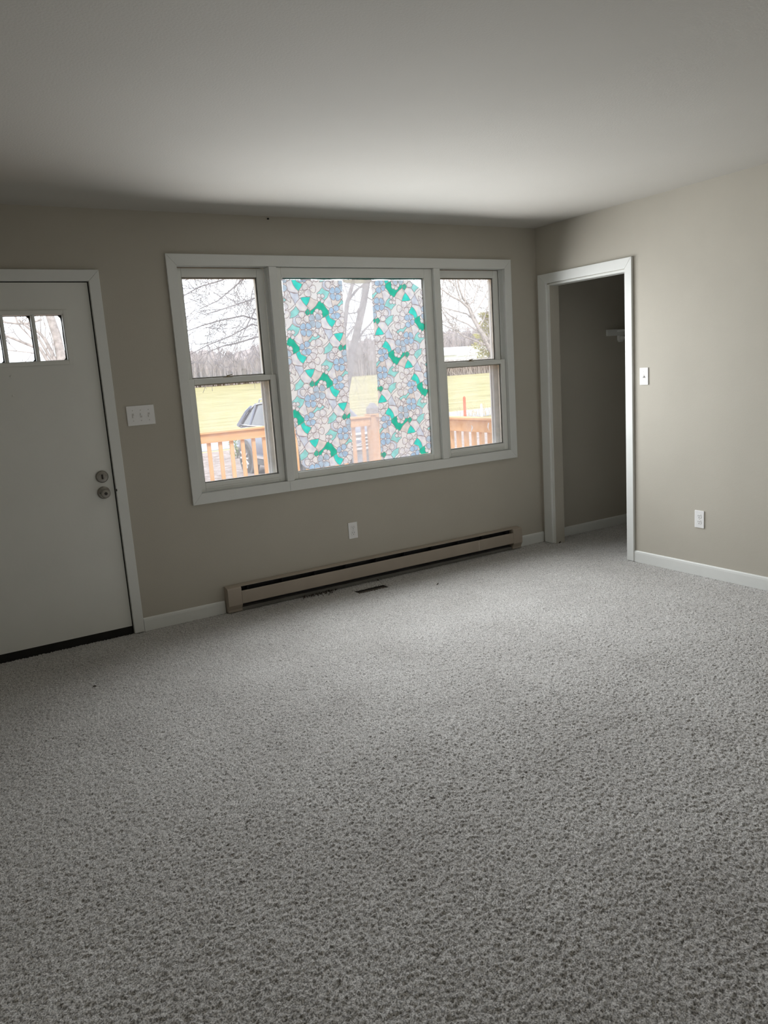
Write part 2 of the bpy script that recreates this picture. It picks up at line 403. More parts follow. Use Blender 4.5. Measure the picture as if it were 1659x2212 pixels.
# ------------------------------------------------------------------ floral stained-glass film on the picture window
FY = .0325
def zp(x, y, ox=605., oy=640., s=150. / 1659.):
    q = onY(ox + x * s, oy + y * s, FY); return np.array([q[0], q[2]])
V1 = np.array([.2240, -.2360]); V2 = np.array([-.2345, -.2250])
WHT, LAV, BEI, GRY = (.97, .98, 1.0), (.92, .93, 1.0), (.87, .82, .80), (.76, .83, .97)
TEA, LTE, MTE, GRN = (.09, .88, .78), (.42, .88, .88), (.20, .76, .74), (.05, .62, .44)
CRM, BLU, BLG, PNK = (.94, .94, .99), (.54, .75, .98), (.60, .74, .88), (.88, .80, .79)
LINE = (.37, .30, .32)
POLY = [  # background cells of one repeat, read off the film in crop pixels
 (LAV, [(370,165),(480,40),(550,150),(630,235),(665,265),(640,330),(590,360),(465,350),(420,290),(375,235)]),
 (TEA, [(480,40),(540,22),(620,15),(720,15),(720,60),(690,130),(630,235),(550,150)]),
 (BEI, [(722,18),(790,68),(860,92),(925,98),(895,160),(850,235),(790,295),(712,350),(690,290),(632,236),(680,150)]),
 (GRN, [(935,95),(1012,120),(1040,180),(1070,230),(1115,295),(1180,370),(1165,432),(1080,488),(1000,520),(900,560),(720,450),(715,355),(800,290),(860,225)]),
 (TEA, [(1080,490),(1165,433),(1200,520),(1330,585),(1300,660),(1245,745),(1180,690),(1125,610)]),
 (LTE, [(375,235),(420,300),(465,350),(440,430),(360,490),(300,515),(225,527),(250,450),(243,375),(320,310)]),
 (GRY, [(302,545),(300,515),(360,490),(440,430),(520,400),(600,600),(490,745),(400,715),(295,632)]),
 (LTE, [(290,655),(350,705),(400,728),(478,752),(465,820),(430,890),(355,970),(250,930),(165,800),(230,740)]),
 (GRY, [(1040,768),(1130,798),(1235,800),(1250,870),(1265,925),(1240,985),(1212,1040),(1160,1058),(1135,985),(1100,920),(1060,860)]),
 (BEI, [(515,920),(530,1010),(560,1110),(640,1085),(700,1040),(775,935),(640,880)]),
 (LTE, [(900,905),(965,968),(900,1010),(870,1060),(740,1110),(660,1078),(720,1020),(775,940)]),
 (LAV, [(478,760),(500,830),(515,925),(530,1010),(560,1112),(490,1165),(400,1110),(330,1040),(355,970),(430,890)]),
 (LAV, [(1000,735),(1040,768),(1100,780),(1230,800),(1245,745),(1180,690),(1125,610),(1080,490),(1000,520),(960,560)]),
 (WHT, [(1065,890),(1100,920),(1135,985),(1162,1058),(1095,1130),(1020,1195),(960,1100),(890,1030),(965,968)]),
]
LEAF = [(CRM, [(975,715),(1040,790),(1075,900),(1068,1022),(980,965),(900,885),(935,780)], [((970,740),(1068,1015)), ((985,850),(1040,810)), ((985,850),(975,960)), ((1020,905),(1060,900))]),
        (GRN, [(655,285),(705,345),(715,420),(640,470),(592,385)], [((655,290),(645,465)), ((655,400),(690,350))]),
        (WHT, [(640,1585),(560,1600),(558,1700),(580,1730),(640,1660),(690,1590)], [((640,1590),(580,1725)), ((600,1660),(570,1620))])]
FLW = [  # centre, petals (centre x, y, long radius, short radius), colour
 ((265,915), [(220,852),(312,857),(215,942),(305,982)], 48, 40, CRM),
 ((900,420), [(878,350),(962,380),(835,425),(972,480)], 55, 44, CRM),
 ((820,840), [(800,765),(885,820),(842,920),(762,868)], 58, 46, CRM),
 ((535,545), [(516,440),(437,582),(632,538),(552,655)], 82, 68, CRM),
 ((870,1215), [(802,1130),(925,1102),(965,1285),(832,1312)], 88, 72, CRM),
 ((605,1245), [(645,1145),(530,1212),(585,1335),(685,1328)], 78, 62, BLU),
 ((785,1540), [(790,1428),(705,1505),(888,1545),(765,1655)], 88, 72, CRM),
 ((845,580), [(760,518),(905,500),(912,690),(777,660)], 84, 68, BLG),
 ((620,800), [(550,730),(677,720),(692,880),(562,868)], 84, 68, BLU),
]
def film(name, edge, rot, pivot, label, step=.0022):
    """edge: outline polygon in plane coordinates; a fine sheet whose printed colours are stored per point"""
    E = np.array(edge); x0, z0 = E.min(0); x1, z1 = E.max(0)
    gx = np.arange(x0, x1 + step, step); gz = np.arange(z0, z1 + step, step)
    X, Z = np.meshgrid(gx, gz)
    def inside(P, X, Z):
        P = np.asarray(P); r_ = np.zeros(X.shape, bool); n = len(P)
        for i in range(n):
            (ax, az), (bx, bz) = P[i], P[(i + 1) % n]
            if az == bz: continue
            c = ((az > Z) != (bz > Z)) & (X < (bx - ax) * (Z - az) / (bz - az) + ax); r_ ^= c
        return r_
    def segd(X, Z, a, b_):
        d = b_ - a; t = np.clip(((X - a[0]) * d[0] + (Z - a[1]) * d[1]) / (d @ d + 1e-12), 0, 1)
        return np.hypot(X - a[0] - t * d[0], Z - a[1] - t * d[1])
    C = np.empty(X.shape + (3,)); C[:] = WHT
    lw = .0021
    H1 = zp(610, 110)
    def tf(p): return pivot - (p - H1) if rot else p
    shifts = [i * V1 + j * V2 for i in range(-7, 8) for j in range(-7, 8)]
    def win(P, pad=.012):
        lo = P.min(0) - pad; hi = P.max(0) + pad
        a, b_ = np.searchsorted(gx, (lo[0], hi[0])); c, d = np.searchsorted(gz, (lo[1], hi[1]))
        return (slice(c, d), slice(a, b_)) if (b_ > a and d > c) else None
    def paint(P, colr, jit=None, lines=()):
        w = win(P)
        if w is None: return
        x, z = X[w], Z[w]; m = inside(P, x, z); c = C[w]
        cc = np.array(colr)
        if jit is not None: cc = cc * (1 + jit * (np.sin(x * 90 + z * 47) * np.sin(z * 80 - x * 31))[..., None])
        c[m] = cc[m] if cc.ndim == 3 else cc
        d = np.full(x.shape, 9.)
        for i in range(len(P)): d = np.minimum(d, segd(x, z, P[i], P[(i + 1) % len(P)]))
        for a, b_ in lines: d = np.minimum(d, segd(x, z, a, b_) + .0006)
        t = np.clip((lw - d) / .0011, 0, 1)[..., None]; c[:] = c * (1 - t) + np.array(LINE) * t
    pl = [(c, np.array([zp(*q) for q in P])) for c, P in POLY]
    lf = [(c, np.array([zp(*q) for q in P]), [(zp(*a), zp(*b_)) for a, b_ in ln]) for c, P, ln in LEAF]
    for sh in shifts:
        for c, P in pl: paint(np.array([tf(p + sh) for p in P]), c, .10)
    for sh in shifts:
        for c, P, ln in lf: paint(np.array([tf(p + sh) for p in P]), c, .15, [(tf(a + sh), tf(b_ + sh)) for a, b_ in ln])
    for sh in shifts:
        for cen, pet, ra, rb, c in FLW:
            c0 = zp(*cen) + sh
            ss = abs(zp(cen[0] + ra, cen[1])[0] - zp(*cen)[0]) ; sb = ss * rb / ra
            for k, pc in enumerate(pet):
                p = zp(*pc) + sh; d = p - c0; L_ = np.linalg.norm(d); d = d / L_; nrm = np.array([-d[1], d[0]])
                tip = L_ + ss * .78; poly = []
                for u, w_ in ((.08, .03), (.22, .42), (.40, .80), (.60, 1.0), (.78, 1.0), (.92, .74), (1.0, .28), (1.0, -.28), (.92, -.74), (.78, -1.0), (.60, -1.0), (.40, -.80), (.22, -.42), (.08, -.03)):
                    poly.append(tf(c0 + d * tip * u + nrm * sb * 1.12 * w_))
                paint(np.array(poly), np.array(c) * (1.0, .96, 1.03, .98)[k % 4], .10, [(tf(c0 + d * tip * .16), tf(c0 + d * tip * .45))])
            w = win(np.array([tf(c0)]))
            if w is not None:
                d = np.hypot(X[w] - tf(c0)[0], Z[w] - tf(c0)[1]); cc = C[w]
                rr = ss * .24
                cc[d < rr + .0012] = LINE; cc[d < rr] = (.97, .95, .96)
    C = np.clip(C, 0, 1)
    ins = inside(E, X, Z)
    i = np.arange(X.size).reshape(X.shape)
    ok = ins[:-1, :-1] & ins[1:, :-1] & ins[:-1, 1:] & ins[1:, 1:]
    q = np.stack([i[:-1, :-1], i[:-1, 1:], i[1:, 1:], i[1:, :-1]], -1)[ok]
    used = np.unique(q); rem = np.full(X.size, -1); rem[used] = np.arange(len(used)); q = rem[q]
    org = np.array([(x0 + x1) / 2, FY, z0])
    Yv = FY + .0008 * np.sin(X * 40 + Z * 13)
    co = np.stack([X, Yv, Z], -1).reshape(-1, 3)[used] - org
    me = bpy.data.meshes.new(name)
    me.vertices.add(len(co)); me.vertices.foreach_set('co', co.ravel())
    me.loops.add(q.size); me.loops.foreach_set('vertex_index', q.ravel().astype(np.int32))
    me.polygons.add(len(q)); me.polygons.foreach_set('loop_start', (np.arange(len(q)) * 4).astype(np.int32))
    me.update(calc_edges=True)
    at = me.color_attributes.new('print', 'FLOAT_COLOR', 'POINT')
    at.data.foreach_set('color', np.concatenate([C.reshape(-1, 3)[used], np.ones((len(used), 1))], 1).ravel())
    me.materials.append(M_FILM)
    o = bpy.data.objects.new(name, me); col.objects.link(o); o.location = org
    tag(o, label, 'window film'); return o
def film_mat():
    m = bpy.data.materials.new('printed_static_film'); m.use_nodes = True
    nt = m.node_tree; N = nt.nodes; L = nt.links
    for n in list(N): N.remove(n)
    o = N.new('ShaderNodeOutputMaterial'); a = N.new('ShaderNodeVertexColor'); a.layer_name = 'print'
    sc = N.new('ShaderNodeMix'); sc.data_type = 'RGBA'; sc.blend_type = 'MULTIPLY'; sc.inputs[0].default_value = 1
    sc.inputs[7].default_value = (1, 1, 1, 1)
    tl = N.new('ShaderNodeBsdfTranslucent'); tr_ = N.new('ShaderNodeBsdfTransparent'); df = N.new('ShaderNodeBsdfDiffuse')
    m1 = N.new('ShaderNodeMixShader'); m1.inputs[0].default_value = .04
    m2 = N.new('ShaderNodeMixShader'); m2.inputs[0].default_value = .12
    L.new(a.outputs['Color'], sc.inputs[6]); L.new(sc.outputs[2], tl.inputs['Color']); L.new(a.outputs['Color'], tr_.inputs['Color']); L.new(a.outputs['Color'], df.inputs['Color'])
    L.new(tl.outputs[0], m1.inputs[1]); L.new(tr_.outputs[0], m1.inputs[2])
    L.new(m1.outputs[0], m2.inputs[1]); L.new(df.outputs[0], m2.inputs[2]); L.new(m2.outputs[0], o.inputs['Surface'])
    return m
M_FILM = film_mat()
def fp(px, py): q = onY(px, py, FY); return (q[0], q[2])
film('window_film', [fp(609, 604), fp(739, 606), fp(744, 700), fp(751, 790), fp(757, 900), fp(762, 985), fp(757, 1000), fp(690, 1011), fp(662, 1014), fp(651, 1003), fp(641, 950), fp(636, 922), fp(624, 800)],
     False, None, 'floral stained-glass film strip on the left of the picture window')
c_ = zp(0, 0, 590 + 1285 * .223, 560 + 370 * .223)
film('window_film', [fp(801, 606), fp(884, 605), fp(893, 612), fp(906, 621), fp(917, 629), fp(920, 680), fp(927, 800), fp(936, 977), fp(900, 983), fp(823, 996), fp(818, 900), fp(813, 790), fp(806, 690)],
     True, c_, 'floral stained-glass film strip on the right of the picture window, corner torn')
m = pane_mat('clear_hazy_film', (0.97, 0.97, 1.0, 1), 0.38)
b = MB(); P = [fp(741, 612), fp(800, 612), fp(806, 700), fp(813, 790), fp(818, 900), fp(822, 992), fp(764, 1001), fp(757.5, 900), fp(751.5, 790), fp(744.5, 700)]
b.add([(q[0], FY + .002, q[1]) for q in P], [tuple(range(len(P)))])
tag(b.build('window_film', m), 'clear hazy film strip between the two floral strips', 'window film')
b = MB(); P = [fp(738, 604), fp(802, 604), fp(801, 610), fp(785, 612.5), fp(760, 613), fp(742, 610)]
b.prism(P, 'y', FY - .003, FY - .001)
tag(b.build('masking_tape', pane_mat('cream_tape', (.9, .86, .72, 1), .75)), 'cream tape strip at the top of the clear gap', 'tape')
b = MB(); ro = random.Random(51); tp = [fp(610 + 30 * i, 600.5) for i in range(11)]; bt = [fp(610 + 30 * i, 602.5 + ro.random() * 2.2) for i in range(11)]
b.prism(tp + bt[::-1], 'y', FY - .004, FY - .0025)
tag(b.build('film_scrap', mat('dark_teal_film_edge', (.10, .26, .24), .7, .3, 40)), 'ragged dark teal film remnant along the top of the picture window', 'film scrap')
b = MB(); P = [fp(886, 606), fp(914, 603), fp(918, 612), fp(918, 627), fp(905, 617)]
b.add([(q[0], FY + .001, q[1]) for q in P], [tuple(range(len(P)))])
tag(b.build('film_scrap', m), 'torn film scrap in the upper right corner of the picture window', 'film scrap')

# ------------------------------------------------------------------ front door
dr = empty('door_1', (-3.765, .02, 0))
dx0, dx1, dz0, dz1 = -4.222, -3.305, .048, 2.046
LX = [-4.076, -3.921, -3.765, -3.609, -3.454]; LZ0, LZ1 = 1.628, 1.880
b = MB()
for a, c, d, e in cells([dx0, LX[0], LX[4], dx1], [dz0, LZ0, LZ1, dz1], [(LX[0], LX[4], LZ0, LZ1)]): b.box(a, c, .004, .048, d, e)
sl = b.build('slab', M_DOOR, dr)
f = frame(MB(), LX[0] - .024, LX[4] + .024, LZ0 - .020, LZ1 + .020, .024, .024, .020, .020, -.003, .0035).build('lite_frame', M_DOOR, dr, bevel=.002)
f2 = frame(MB(), LX[0], LX[4], LZ0, LZ1, .004, .004, .004, .004, .004, .046).build('lite_liner', M_TRIM, dr)
for x in LX[1:4]:
    mu = MB().box(x - .010, x + .010, .006, .046, LZ0 + .004, LZ1 - .004).build('muntin', M_TRIM, dr, bevel=.002)
    MB().box(x - .0035, x + .0035, .002, .0058, LZ0 + .005, LZ1 - .005).build('bead', M_SASH, mu)
for i in range(4):
    a, c = LX[i] + (.010 if i else .004), LX[i + 1] - (.010 if i < 3 else .004)
    MB().box(a, c, .038, .041, LZ0 + .004, LZ1 - .004).build('pane', M_DGLASS, dr)
    # ragged black glazing compound in the corners, seen on the right-hand sides
    g = MB(); zc = LZ0 + .004; zt = LZ1 - .004
    prof = [(c, zc), (c - .016, zc), (c - .006, zc + .010), (c - .004, zc + .06), (c - .005, zc + .13), (c - .003, zt - .04), (c - .006, zt - .016), (c - .018, zt - .003), (a + .02, zt - .002), (a, zt - .004), (a, zt), (c, zt)]
    g.prism(prof, 'y', .0415, .0455); g.build('glazing_compound', M_GASK, dr)
MB().box(dx0 + .002, dx1 - .002, .006, .046, .002, .0475).build('door_sweep', M_BLACK, dr)
for px, py in ((23, 813), (28, 855)):
    q = onY(px, py, .004); MB().lathe((q[0], .0035, q[2]), 'y', [(.006, 0), (.0055, -.0015), (.002, -.003)], 12).build('screw_plug', M_DOOR, dr)
q = onY(220, 1029.6, .004)
db = MB().lathe((q[0], .0035, q[2]), 'y', [(.035, 0), (.035, -.006), (.030, -.012), (.018, -.014)], 32).build('deadbolt', M_NICKEL, dr, smooth=False)
MB().box(q[0] - .0035, q[0] + .0035, -.022, -.0105, q[2] - .013, q[2] + .013).build('thumb_turn', M_SLOT, db, bevel=.001)
q = onY(224, 1064, .004)
kn = MB().lathe((q[0], .0035, q[2]), 'y', [(.036, 0), (.036, -.004), (.030, -.009), (.014, -.011), (.0135, -.030), (.022, -.036), (.0265, -.046), (.0265, -.056), (.022, -.062), (.012, -.063)], 32).build('door_knob', M_NICKEL, dr, smooth=False)
MB().lathe((q[0], -.0596, q[2]), 'y', [(.009, 0), (.009, -.003), (.004, -.0035)], 16).build('keyhole_face', M_SLOT, kn)
MB().lathe((q[0] - .022, -.0060, q[2]), 'y', [(.003, 0), (.003, -.003)], 8).build('latch_pin', M_SLOT, kn)
tag(dr, 'grey-white flat entrance door with small square lites at the top', 'door', kind='structure')

t2 = empty('trim_2', (-3.765, 0, 0))
def board(b_, poly, y0=CD, y1=-.0005, parent=None, name='casing_board', m=M_TRIM):
    return MB().prism(poly, 'y', y0, y1).build(name, m, parent, bevel=.003)
cx0, cx1, ct = -4.290, -3.240, 2.112; jx0, jx1, jt = -4.228, -3.2985, 2.0515
board(None, [(cx0, ct), (cx1, ct), (jx1, jt), (jx0, jt)], parent=t2)
board(None, [(cx1, 0.003), (cx1, ct), (jx1, jt), (jx1, 0.003)], parent=t2)
board(None, [(cx0, 0.003), (jx0, 0.003), (jx0, jt), (cx0, ct)], parent=t2)
b = MB(); b.box(jx1, DOOR[1], 0, T, 0, DOOR[3]); b.box(DOOR[0], jx0, 0, T, 0, DOOR[3]); b.box(jx0, jx1, 0, T, jt, DOOR[3]); b.build('jamb', M_TRIM, t2)
b = MB(); b.box(dx1 + .0008, jx1 - .0005, .006, .06, .0, jt - .002); b.box(dx0, dx1, .006, .06, dz1 + .0008, jt - .0005); b.box(jx0, dx0 - .001, .006, .06, 0, jt - .001); b.build('weatherstrip', M_BLACK, t2)
b = MB(); b.box(jx0, jx1, .0, T, -.05, .0015); b.build('threshold', M_BLACK, t2)
q = onY(248, 1058, 0); b = MB(); b.box(jx1 - .0008, jx1 + .005, CD - .001, CD + .004, q[2] - .008, q[2] + .006); b.build('strike_plate', M_GASK, t2)
tag(t2, 'white casing boards round the front door', 'door casing', kind='structure')

# ------------------------------------------------------------------ closet doorway
t3 = empty('trim_3', (0, -.51, 0))
def cboard(poly): return MB().prism(poly, 'x', CD, -.0005).build('casing_board', M_TRIM, t3, bevel=.003)
co0, co1, cot = -.944, -.036, 2.090; ci0, ci1, cit = -.884, -.122, 2.020
cboard([(co0, cot), (co1, cot), (ci1, cit), (ci0, cit)])
cboard([(co0, .003), (co0, cot), (ci0, cit), (ci0, .003)])
cboard([(co1, .003), (ci1, .003), (ci1, cit), (co1, cot)])
b = MB(); b.box(-.001, WT + .001, CL1 + .0005, ci1 + .02, .002, CLT); b.build('jamb', M_SASH, t3, bevel=.002)
b = MB(); b.box(-.001, WT + .001, CL0 - .012, CL0 + .003, .002, CLT); b.build('jamb', M_SASH, t3, bevel=.002)
b = MB(); b.box(-.001, WT + .001, CL0 + .0035, CL1, CLT - .010, CLT + .006); b.build('head_jamb', M_SASH, t3, bevel=.002)
tag(t3, 'white casing boards round the open closet doorway', 'door casing', kind='structure')

# closet shelf, cleat and rod
sh = empty('closet_shelf', (.95, -.8, 1.60))
MB().box(.751, CX - .001, -.020, -.0005, 1.612, 1.664).build('cleat', M_TRIM, sh, bevel=.002)
MB().box(.86, CX - .001, -2.598, -.0205, 1.640, 1.658).build('shelf_board', M_TRIM, sh, bevel=.001)
MB().prism([(.882, 1.612), (.930, 1.612), (.930, 1.575), (.918, 1.560), (.894, 1.560), (.882, 1.575)], 'y', -.030, -.0005).build('rod_socket', M_TRIM, sh, bevel=.002)
b = MB(); b.lathe((.906, -.03, 1.590), 'y', [(.016, 0), (.016, -2.56)], 16); b.build('closet_rod', M_TRIM, sh)
tag(sh, 'white shelf with wall cleat and hanging rod inside the dark closet', 'shelf')

# ------------------------------------------------------------------ baseboard heater
hx0, hx1, hd = -2.717, -.283, .066
ht = empty('baseboard_heater', ((hx0 + hx1) / 2, -.033, 0))
MB().box(hx0 + .004, hx1 - .004, -.010, -.0006, .012, .160).build('back_plate', M_HEATD, ht)
MB().prism([(-.0006, .1725), (-.012, .1735), (-.048, .1665), (-.048, .1640), (-.012, .1695), (-.0006, .1690)], 'x', hx0 + .088, hx1 - .088).build('top_hood', M_HEAT, ht)
MB().prism([(-.004, .003), (-.038, .003), (-.038, .024), (-.004, .030)], 'x', hx0 + .010, hx1 - .010).build('toe_plate', M_HEATB, ht)
seam = -.715
for a, c in ((hx0 + .093, seam - .0025), (seam + .0025, hx1 - .091)):
    MB().prism([(-hd, .058), (-hd, .134), (-hd + .004, .138), (-hd + .010, .138), (-hd + .010, .134), (-hd + .003, .131), (-hd + .003, .061), (-hd + .012, .055), (-hd + .012, .052), (-hd + .003, .054)], 'x', a, c).build('front_panel', M_HEAT, ht)
MB().box(seam - .0022, seam + .0022, -hd - .0006, -hd + .004, .058, .134).build('seam_strip', M_SEAM, ht)
capp = [(-.0006, .172), (-.012, .1735), (-.058, .1665), (-hd, .160), (-hd, .052), (-.048, .022), (-.048, .006), (-.0006, .006)]
for a, c in ((hx0, hx0 + .092), (hx1 - .090, hx1)): MB().prism(capp, 'x', a, c).build('end_cap', M_HEAT, ht, bevel=.0015)
b = MB(); b.box(hx0 + .10, hx1 - .10, -.050, -.012, .075, .122); b.build('heating_element', M_HEATD, ht)
n = 10
for k in range(n):
    x = hx0 + .14 + k * (hx1 - hx0 - .28) / (n - 1)
    MB().box(x - .001, x + .001, -.054, -.0105, .122, .1655).build('bracket', M_HEATD, ht)
tag(ht, 'long taupe metal baseboard heater on the floor below the window', 'heater')

# ------------------------------------------------------------------ switches and outlets
def plate_front(name, px, py, w, h, label, cat, kind):
    q = onY(px, py, 0); x, z = q[0], q[2]
    r_ = empty(name, (x, 0, z - h / 2))
    MB().box(x - w / 2, x + w / 2, -.006, -.0003, z - h / 2, z + h / 2).build('cover_plate', M_PLATE, r_, bevel=.0022)
    if kind == 'switch':
        for dx in (-.0458, 0, .0458):
            s = 1 if dx == 0 else -1
            tg = MB().box(x + dx - .0055, x + dx + .0055, -.0068, -.0059, z - .0125, z + .0125).build('toggle_slot', M_SCREW, r_)
            MB().prism([(-.0065, z - .004), (-.0065, z + .004), (-.017, z + s * .010 + .003), (-.018, z + s * .010 - .002)], 'x', x + dx - .004, x + dx + .004).build('toggle', M_PLATE, tg, bevel=.0008)
            for dz in (-.030, .030):
                MB().lathe((x + dx, -.0058, z + dz), 'y', [(.0032, 0), (.0028, -.0012)], 10).build('screw', M_SCREW, r_)
    else:
        for dz in (.0195, -.0195): receptacle(r_, 'y', x, z + dz)
        MB().lathe((x, -.0058, z), 'y', [(.003, 0), (.0026, -.0012)], 10).build('screw', M_SCREW, r_)
    return tag(r_, label, cat)
def receptacle(r_, axis, c, z):
    def P(u, d): return u, d
    poly = []
    for k in range(24):
        a = 2 * math.pi * k / 24; poly.append((c + .0168 * math.cos(a), z + max(-.0138, min(.0138, .0172 * math.sin(a)))))
    ax = 'y' if axis == 'y' else 'x'
    rc = MB().prism(poly, ax, -.0078, -.0058).build('receptacle', M_PLATE, r_, bevel=.0008)
    sg = MB().prism([(p[0] * 1 + (p[0] - c) * .06, p[1] + (p[1] - z) * .06) for p in poly], ax, -.0064, -.0057).build('receptacle_rim', M_SCREW, rc)
    for du, w, h in ((-.0064, .0012, .0042), (.0064, .0012, .0050)):
        MB().prism([(c + du - w, z + .004 - h), (c + du + w, z + .004 - h), (c + du + w, z + .004 + h), (c + du - w, z + .004 + h)], ax, -.0082, -.0077).build('slot', M_SLOT, rc)
    MB().prism([(c + .0026 * math.cos(a), z - .0075 + .0026 * math.sin(a)) for a in np.linspace(0, 2 * math.pi, 9)[:-1]], ax, -.0082, -.0077).build('ground_hole', M_SLOT, rc)
plate_front('light_switch', 304, 897, .160, .114, 'white three-toggle switch plate between the front door and window', 'light switch', 'switch')
plate_front('wall_outlet', 762, 1145.5, .070, .114, 'white duplex outlet above the heater, below the window', 'outlet', 'outlet')
r_ = empty('light_switch', (0, -1.032, 1.244)); z = 1.301; y = -1.032
MB().box(-.006, -.0003, y - .035, y + .035, z - .057, z + .057).build('cover_plate', M_PLATE, r_, bevel=.0022)
tg = MB().box(-.0068, -.0059, y - .0055, y + .0055, z - .0125, z + .0125).build('toggle_slot', M_SCREW, r_)
MB().prism([(-.0065, z - .004), (-.0065, z + .004), (-.020, z - .006), (-.019, z - .012)], 'y', y - .004, y + .004).build('toggle', M_PLATE, tg, bevel=.0008)
for dz in (-.030, .030): MB().lathe((-.0058, y, z + dz), 'x', [(.0032, 0), (.0028, -.0012)], 10).build('screw', M_SCREW, r_)
tag(r_, 'white single-toggle switch plate right of the closet doorway', 'light switch')
r_ = empty('wall_outlet', (0, -1.471, .319)); z = .376; y = -1.471
MB().box(-.006, -.0003, y - .035, y + .035, z - .057, z + .057).build('cover_plate', M_PLATE, r_, bevel=.0022)
for dz in (.0195, -.0195): receptacle(r_, 'x', y, z + dz)
MB().lathe((-.0058, y, z), 'x', [(.003, 0), (.0026, -.0012)], 10).build('screw', M_SCREW, r_)
tag(r_, 'white duplex outlet low on the wall right of the closet', 'outlet')

# ------------------------------------------------------------------ crumbs on the carpet, nail at the ceiling edge
def crumb(px, py, s, label, n=9):
    q = onZ(px, py, .003); b = MB(); pts = []
    ro = random.Random(int(px)); p = np.array([q[0], q[1], .004]); a = ro.random() * 6
    for k in range(4):
        pts.append(p.copy()); a += ro.uniform(-.9, .9); p = p + np.array([math.cos(a) * s, math.sin(a) * s * .7, ro.uniform(-.001, .003)])
    b.tube(pts, [s * .25, s * .5, s * .4, s * .15], 5)
    tag(b.build('leaf_crumb', M_CRUMB), label, 'debris', 'crumbs lying on the carpet')
crumb(944, 1263, .008, 'dark crumb on the carpet right of the floor register')
crumb(815, 1253, .008, 'dark crumb just above the floor register by the heater')
crumb(1139, 1176, .010, 'dark curled crumb by the corner baseboard')
crumb(208, 1482, .007, 'dark crumb on the carpet before the front door')
crumb(1208, 1173, .010, 'dark crumb at the foot of the closet jamb')
ro = random.Random(77); b = MB()
for k in range(150):
    px = 655 + 72 * ro.random(); q = onZ(px, 1288 - (px - 655) * .215 + ro.gauss(0, 3.2), .004); a = ro.random() * 6.283; l_ = ro.uniform(.006, .018)
    b.tube([(q[0], q[1], -.002), (q[0] + l_ * .5 * math.cos(a), q[1] + l_ * .5 * math.sin(a), ro.uniform(.004, .012)), (q[0] + l_ * math.cos(a), q[1] + l_ * math.sin(a), ro.uniform(0, .008))], [.0016, .0024, .001], 3)
tag(b.build('lint', M_CRUMB), 'dark lint caught in the carpet along the heater', 'lint', kind='stuff')
q = onY(578, 471, -.004); b = MB(); b.tube([(q[0], -.0005, q[2] - .004), (q[0], -.014, q[2] - .006)], [.004, .006], 8)
tag(b.build('nail', M_BLACK), 'small black nail at the top of the window wall', 'nail')
M_FLAKE = pane_mat('thin_paint_flake', (1, 1, 1, 1), .62)
for k, (px, py, sx_, sy_, lb) in enumerate(((1019, 925, .016, .048, 'curled white paint flake on the lower pane nearest the corner, left one'), (1055, 921, .014, .060, 'curled white paint flake on the lower pane nearest the corner, right one'))):
    q = onY(px, py, .0235); b = MB(); ro = random.Random(90 + k); L_ = []; R_ = []
    for i in range(7):
        t = i / 6; w_ = sx_ * (.25 + .75 * math.sin(math.pi * min(1, t + .12))) * .5; cx_ = q[0] + .005 * math.sin(t * 5 + k * 2); z_ = q[2] + sy_ * (.5 - t)
        L_.append((cx_ - w_, .0252 - .003 * abs(math.sin(t * 4)), z_)); R_.append((cx_ + w_, .0252 - .005 * t, z_ - .003))
    vs = L_ + R_; fs = [(i, i + 1, 8 + i, 7 + i) for i in range(6)]
    vs += [(v[0], v[1] - .0006, v[2]) for v in vs]; fs += [tuple(j + 14 for j in f[::-1]) for f in fs]
    b.add(vs, fs); tag(b.build('paint_flake', M_FLAKE), lb, 'paint flake', 'paint flakes on the window')
#EXTERIOR
# ------------------------------------------------------------------ outdoors: yard, road, field
GZ = -.70
M_GRASS = mat('winter_grass', (.23, .215, .095), .95, c2=(.45, .395, .22), scale=.55, stretch=(.35, 1.5, 1), detail=12, spec=.1)
M_LEAF = mat('gravel_and_leaves', (.20, .15, .13), .95, c2=(.44, .38, .37), scale=5, detail=8, spec=.1)
M_ROAD = mat('pale_asphalt', (.34, .36, .42), .9, .1, 3, spec=.2)
M_CEDAR = mat('cedar_lumber', (.50, .27, .125), .75, c2=(.62, .37, .19), scale=14, stretch=(1, 1, .12), spec=.2)
M_CEDARX = mat('cedar_lumber_rail', (.50, .27, .125), .75, c2=(.62, .37, .19), scale=14, stretch=(.12, 1, 1), spec=.2)
M_BARK = mat('grey_bark', (.17, .155, .165), .95, .25, 12, .4, 40, spec=.1)
M_PBARK = mat('pale_bark', (.36, .32, .30), .95, .25, 14, .4, 40, spec=.1)
M_EVER = mat('yellow_green_needles', (.26, .27, .08), .9, c2=(.46, .40, .14), scale=6, spec=.1)
M_WOOD = mat('distant_woodland', (.17, .155, .165), .95, c2=(.38, .33, .33), scale=1.1, stretch=(1, 1, .14), detail=6, spec=.05)
M_BODY = mat('slate_blue_car_paint', (.15, .17, .24), .25, .05, 3, spec=.6)
M_CGLASS = mat('car_glass', (.05, .055, .07), .08, .2, 3, spec=.8)
M_CHROME = mat('chrome', (.80, .81, .83), .15, .03, 9, metal=.9)
M_CLAD = mat('grey_cladding', (.10, .10, .105), .7, .15, 9)
M_TYRE = mat('tyre_rubber', (.035, .035, .038), .9, .2, 20)
M_LAMP = mat('headlamp_lens', (.75, .77, .80), .1, .05, 20)
M_SOLAR = mat('grey_solar_cap', (.20, .20, .22), .5, .1, 20)
M_ORANGE = mat('orange_paint', (.75, .13, .06), .7, .1, 10)
M_WHT = mat('white_metal_siding', (.78, .79, .80), .5, .05, 4)
M_ROOFW = mat('pale_metal_roof', (.62, .66, .72), .4, .08, 4)
